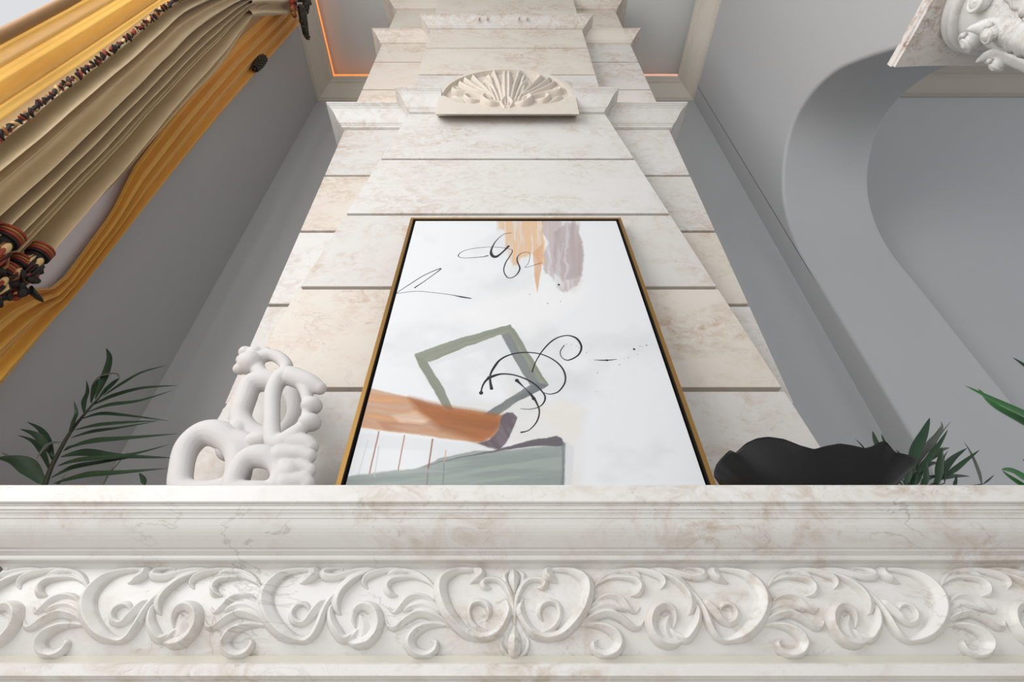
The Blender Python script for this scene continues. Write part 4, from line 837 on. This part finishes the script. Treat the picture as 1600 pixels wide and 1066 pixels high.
def tassel(px, py, s, seed, X=XCU+.07):
    r = random.Random(seed); c = PXW(px, py, X); m = MB(); ax = Vector((0, 0, -1))
    for q in range(4): m.tube([c+Vector((.030*s*math.cos(a), .030*s*math.sin(a), .02*s-q*.011*s)) for a in np.linspace(0, 2*math.pi, 17)[:-1]], .005*s, 6, True, mi=(0, 3, 0, 2)[q])
    m.ball(c+Vector((0, 0, -.018*s)), (.026*s, .026*s, .036*s), 2)
    for q in range(60):
        a = q/60*6.283*3+r.random()*.3; rr = .038*s*(.5+.7*r.random()); L = .085*s*(.6+.7*r.random())
        p0 = c+Vector((.02*s*math.cos(a), .02*s*math.sin(a), -.03*s)); p1 = c+Vector((rr*math.cos(a), rr*math.sin(a), -.03*s-L*.5)); p2 = c+Vector((rr*.8*math.cos(a), rr*.8*math.sin(a), -.03*s-L))
        m.tube([p0, p1, p2], [.003*s, .0055*s, .0025*s], 5, mi=r.choice((0, 0, 2, 2, 3, 1)))
    m.ball(c+Vector((.034*s, -.006, -.055*s)), (.008*s, .012*s, .022*s), 1, 10, 8)
    for q in range(34):
        a = r.random()*6.283; k = .022+.022*r.random(); m.ball(c+Vector((k*s*math.cos(a), k*s*math.sin(a), -.10*s-.075*s*r.random())), (.010*s, .011*s, .016*s), r.choice((2, 2, 2, 2, 0, 3)), 8, 6, Matrix.Rotation(r.random()*3, 3, 'X'))
    m.build('tassel', [M_red, M_cream, M_dk, M_rope], oc, True)
for i, (x, y, s) in enumerate(((12, 372, 1.25), (62, 396, 1.15), (-30, 345, 1.2), (30, 412, 1.0), (8, 425, 1.1))): tassel(x, y, s, i)
m = MB()
q0 = [PXW(48, 448, XCU+.09), PXW(52, 458, XCU+.1), PXW(60, 466, XCU+.1), PXW(67, 472, XCU+.09)]; m.tube(q0, [.01, .024, .022, .004], 10, flat=.4); m.build('tassel_leaf', plain('dark_green_leaf', lin((26, 34, 30)), .5, .2), oc, True)
# gold panel hanging straight, from crown to floor, and the lit one by the window
gc = thing('straight_curtain', 'narrow amber silk curtain panel falling straight down the grey left wall', 'curtain', (-1.93, 1.45, .05))
def vsheet(name, ya, yb, z0, z1, X0, amp, nf, seed, mat, parent, yfun=None, ns=160, nt_=70):
    s = np.linspace(0, 1, ns); V = np.zeros((nt_, ns, 3))
    for i in range(nt_):
        t = i/(nt_-1); z = z1+(z0-z1)*t; a_, b_ = (ya, yb) if yfun is None else yfun(z)
        V[i, :, 1] = a_+(b_-a_)*s; V[i, :, 2] = z; V[i, :, 0] = X0+amp*foldf(s+.02*math.sin(t*7+seed)+.01*t, seed, nf)
    idx = np.arange(nt_*ns).reshape(nt_, ns); Fc = np.stack([idx[:-1, :-1], idx[:-1, 1:], idx[1:, 1:], idx[1:, :-1]], -1).reshape(-1, 4)
    return mesh(name, V.reshape(-1, 3), Fc, mat, parent, True)
def ygold(z):
    zz = [.05, 1.6, 2.2, 2.5, 2.66, 3.16, 3.45, 4.0, 5.0, 6.5]; ya = [1.16, 1.20, 1.26, 1.34, 1.475, 1.435, 1.37, 1.33, 1.30, 1.34]; return float(np.interp(z, zz, ya)), float(np.interp(z, [0, 2.5, 4.5, 6.5], [1.54, 1.56, 1.555, 1.60]))
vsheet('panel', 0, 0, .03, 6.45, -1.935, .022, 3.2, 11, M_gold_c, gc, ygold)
lc = thing('window_curtain', 'golden silk curtain glowing with daylight at the upper left window', 'curtain', (-1.95, .7, .05))
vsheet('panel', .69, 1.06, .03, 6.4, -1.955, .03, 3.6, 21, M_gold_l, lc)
m = MB(); vs = [(-1.93,   .672+.01*math.sin(i), .03+i*.45) for i in range(15)]; m.tube(vs, .022, 10); m.build('hem', plain('brown_hem', lin((150, 112, 70)), .6, .1), lc, True)
ln = thing('curtain_lining', 'pale lilac white curtain lining showing between the olive swag and amber panel', 'curtain', (-1.975, 1.3, 2.3))
def yln(z): return 1.02, float(np.interp(z, [2.1, 3.4, 5.0, 6.4], [1.50, 1.48, 1.25, 1.2]))
vsheet('panel', 0, 0, 2.12, 6.4, -1.972, .006, 2, 31, M_liner, ln, yln)
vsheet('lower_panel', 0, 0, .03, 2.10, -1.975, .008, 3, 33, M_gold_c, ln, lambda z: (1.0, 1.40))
# rod with its carved dark finial
M_fin = plain('dark_bronze_carving', lin((44, 40, 26)), .5, .4, 30)
fp = PXW(478, 14, -1.74); rd = thing('curtain_rod', 'dark carved curtain rod with a leafy drop finial at the top left', 'curtain rod', (fp.x, fp.y, fp.z))
m = MB(); m.tube([Vector((fp.x, -1.4, fp.z+.12)), Vector((fp.x, fp.y, fp.z+.12))], .022, 14); m.build('rod', M_fin, rd, True)
m = MB(); m.tube([Vector((fp.x, fp.y-.03, fp.z+.12)), Vector((-XW, fp.y-.03, fp.z+.12))], .012, 10); m.build('bracket', M_fin, rd, True)
m = MB(); rr = random.Random(3)
def drop(mb, p0, p1, n, r0, sd):
    r_ = random.Random(sd); A = PXW(*p0, -1.72); B = PXW(*p1, -1.72)
    mb.tube([A, (A+B)/2, B], r0*.6, 8)
    for i in range(n):
        t = i/(n-1); q = A.lerp(B, t); k = r0*(1.15-.55*t)
        for s in (-1, 1): mb.ball(q+Vector((r_.uniform(-.004, .004), s*k*.7, r_.uniform(-.01, .01))), (k*.6, k*.55, k*.9), 0, 8, 6, Matrix.Rotation(s*.6, 3, 'X'))
        mb.ball(q+Vector((.012, 0, 0)), (k*.5, k*.6, k*.8), 0, 8, 6)
drop(m, (478, -14), (478, 13), 6, .05, 1); drop(m, (472, 22), (478, 54), 10, .048, 2)
m.tube([PXW(x, y, -1.72) for x, y in ((477, 50), (478, 58), (482, 61), (483, 57))], .011, 8)
m.build('finial', M_fin, rd, True)
m = MB(); m.tube([PXW(459, y, -1.76) for y in (-10, 4, 16, 26)], [.02, .026, .022, .01], 10, mi=0)
for i in range(10): m.ball(PXW(458+rr.uniform(-3, 3), -8+i*3.6, -1.75), .02, rr.choice((0, 2, 1)), 8, 6)
m.build('cord', [M_red, M_rope, M_dk], rd, True)
c = PXW(407, 97, -1.90); hb = thing('curtain_holdback', 'dark acorn-shaped curtain holdback beside the amber panel', 'curtain holdback', tuple(c))
m = MB(); m.tube([c+Vector((0, 0, z)) for z in (.10, .085, .05, 0, -.06, -.11, -.14, -.15)], [.010, .022, .029, .030, .028, .021, .011, .003], 14)
for q in range(10):
    for i in range(9): a = i/9*6.283+q*.35; k = .029*math.cos((q-4)/6.2)**.8; m.ball(c+Vector((k*math.cos(a), k*math.sin(a), .075-q*.022)), (.009, .009, .014), 0, 6, 5)
m.build('acorn', M_fin, hb, True)
m = MB(); m.tube([c+Vector((0, 0, .07)), c+Vector((-.03, 0, .08)), Vector((-XW, c.y, c.z+.08))], .008, 8); m.build('bracket', M_fin, hb, True)
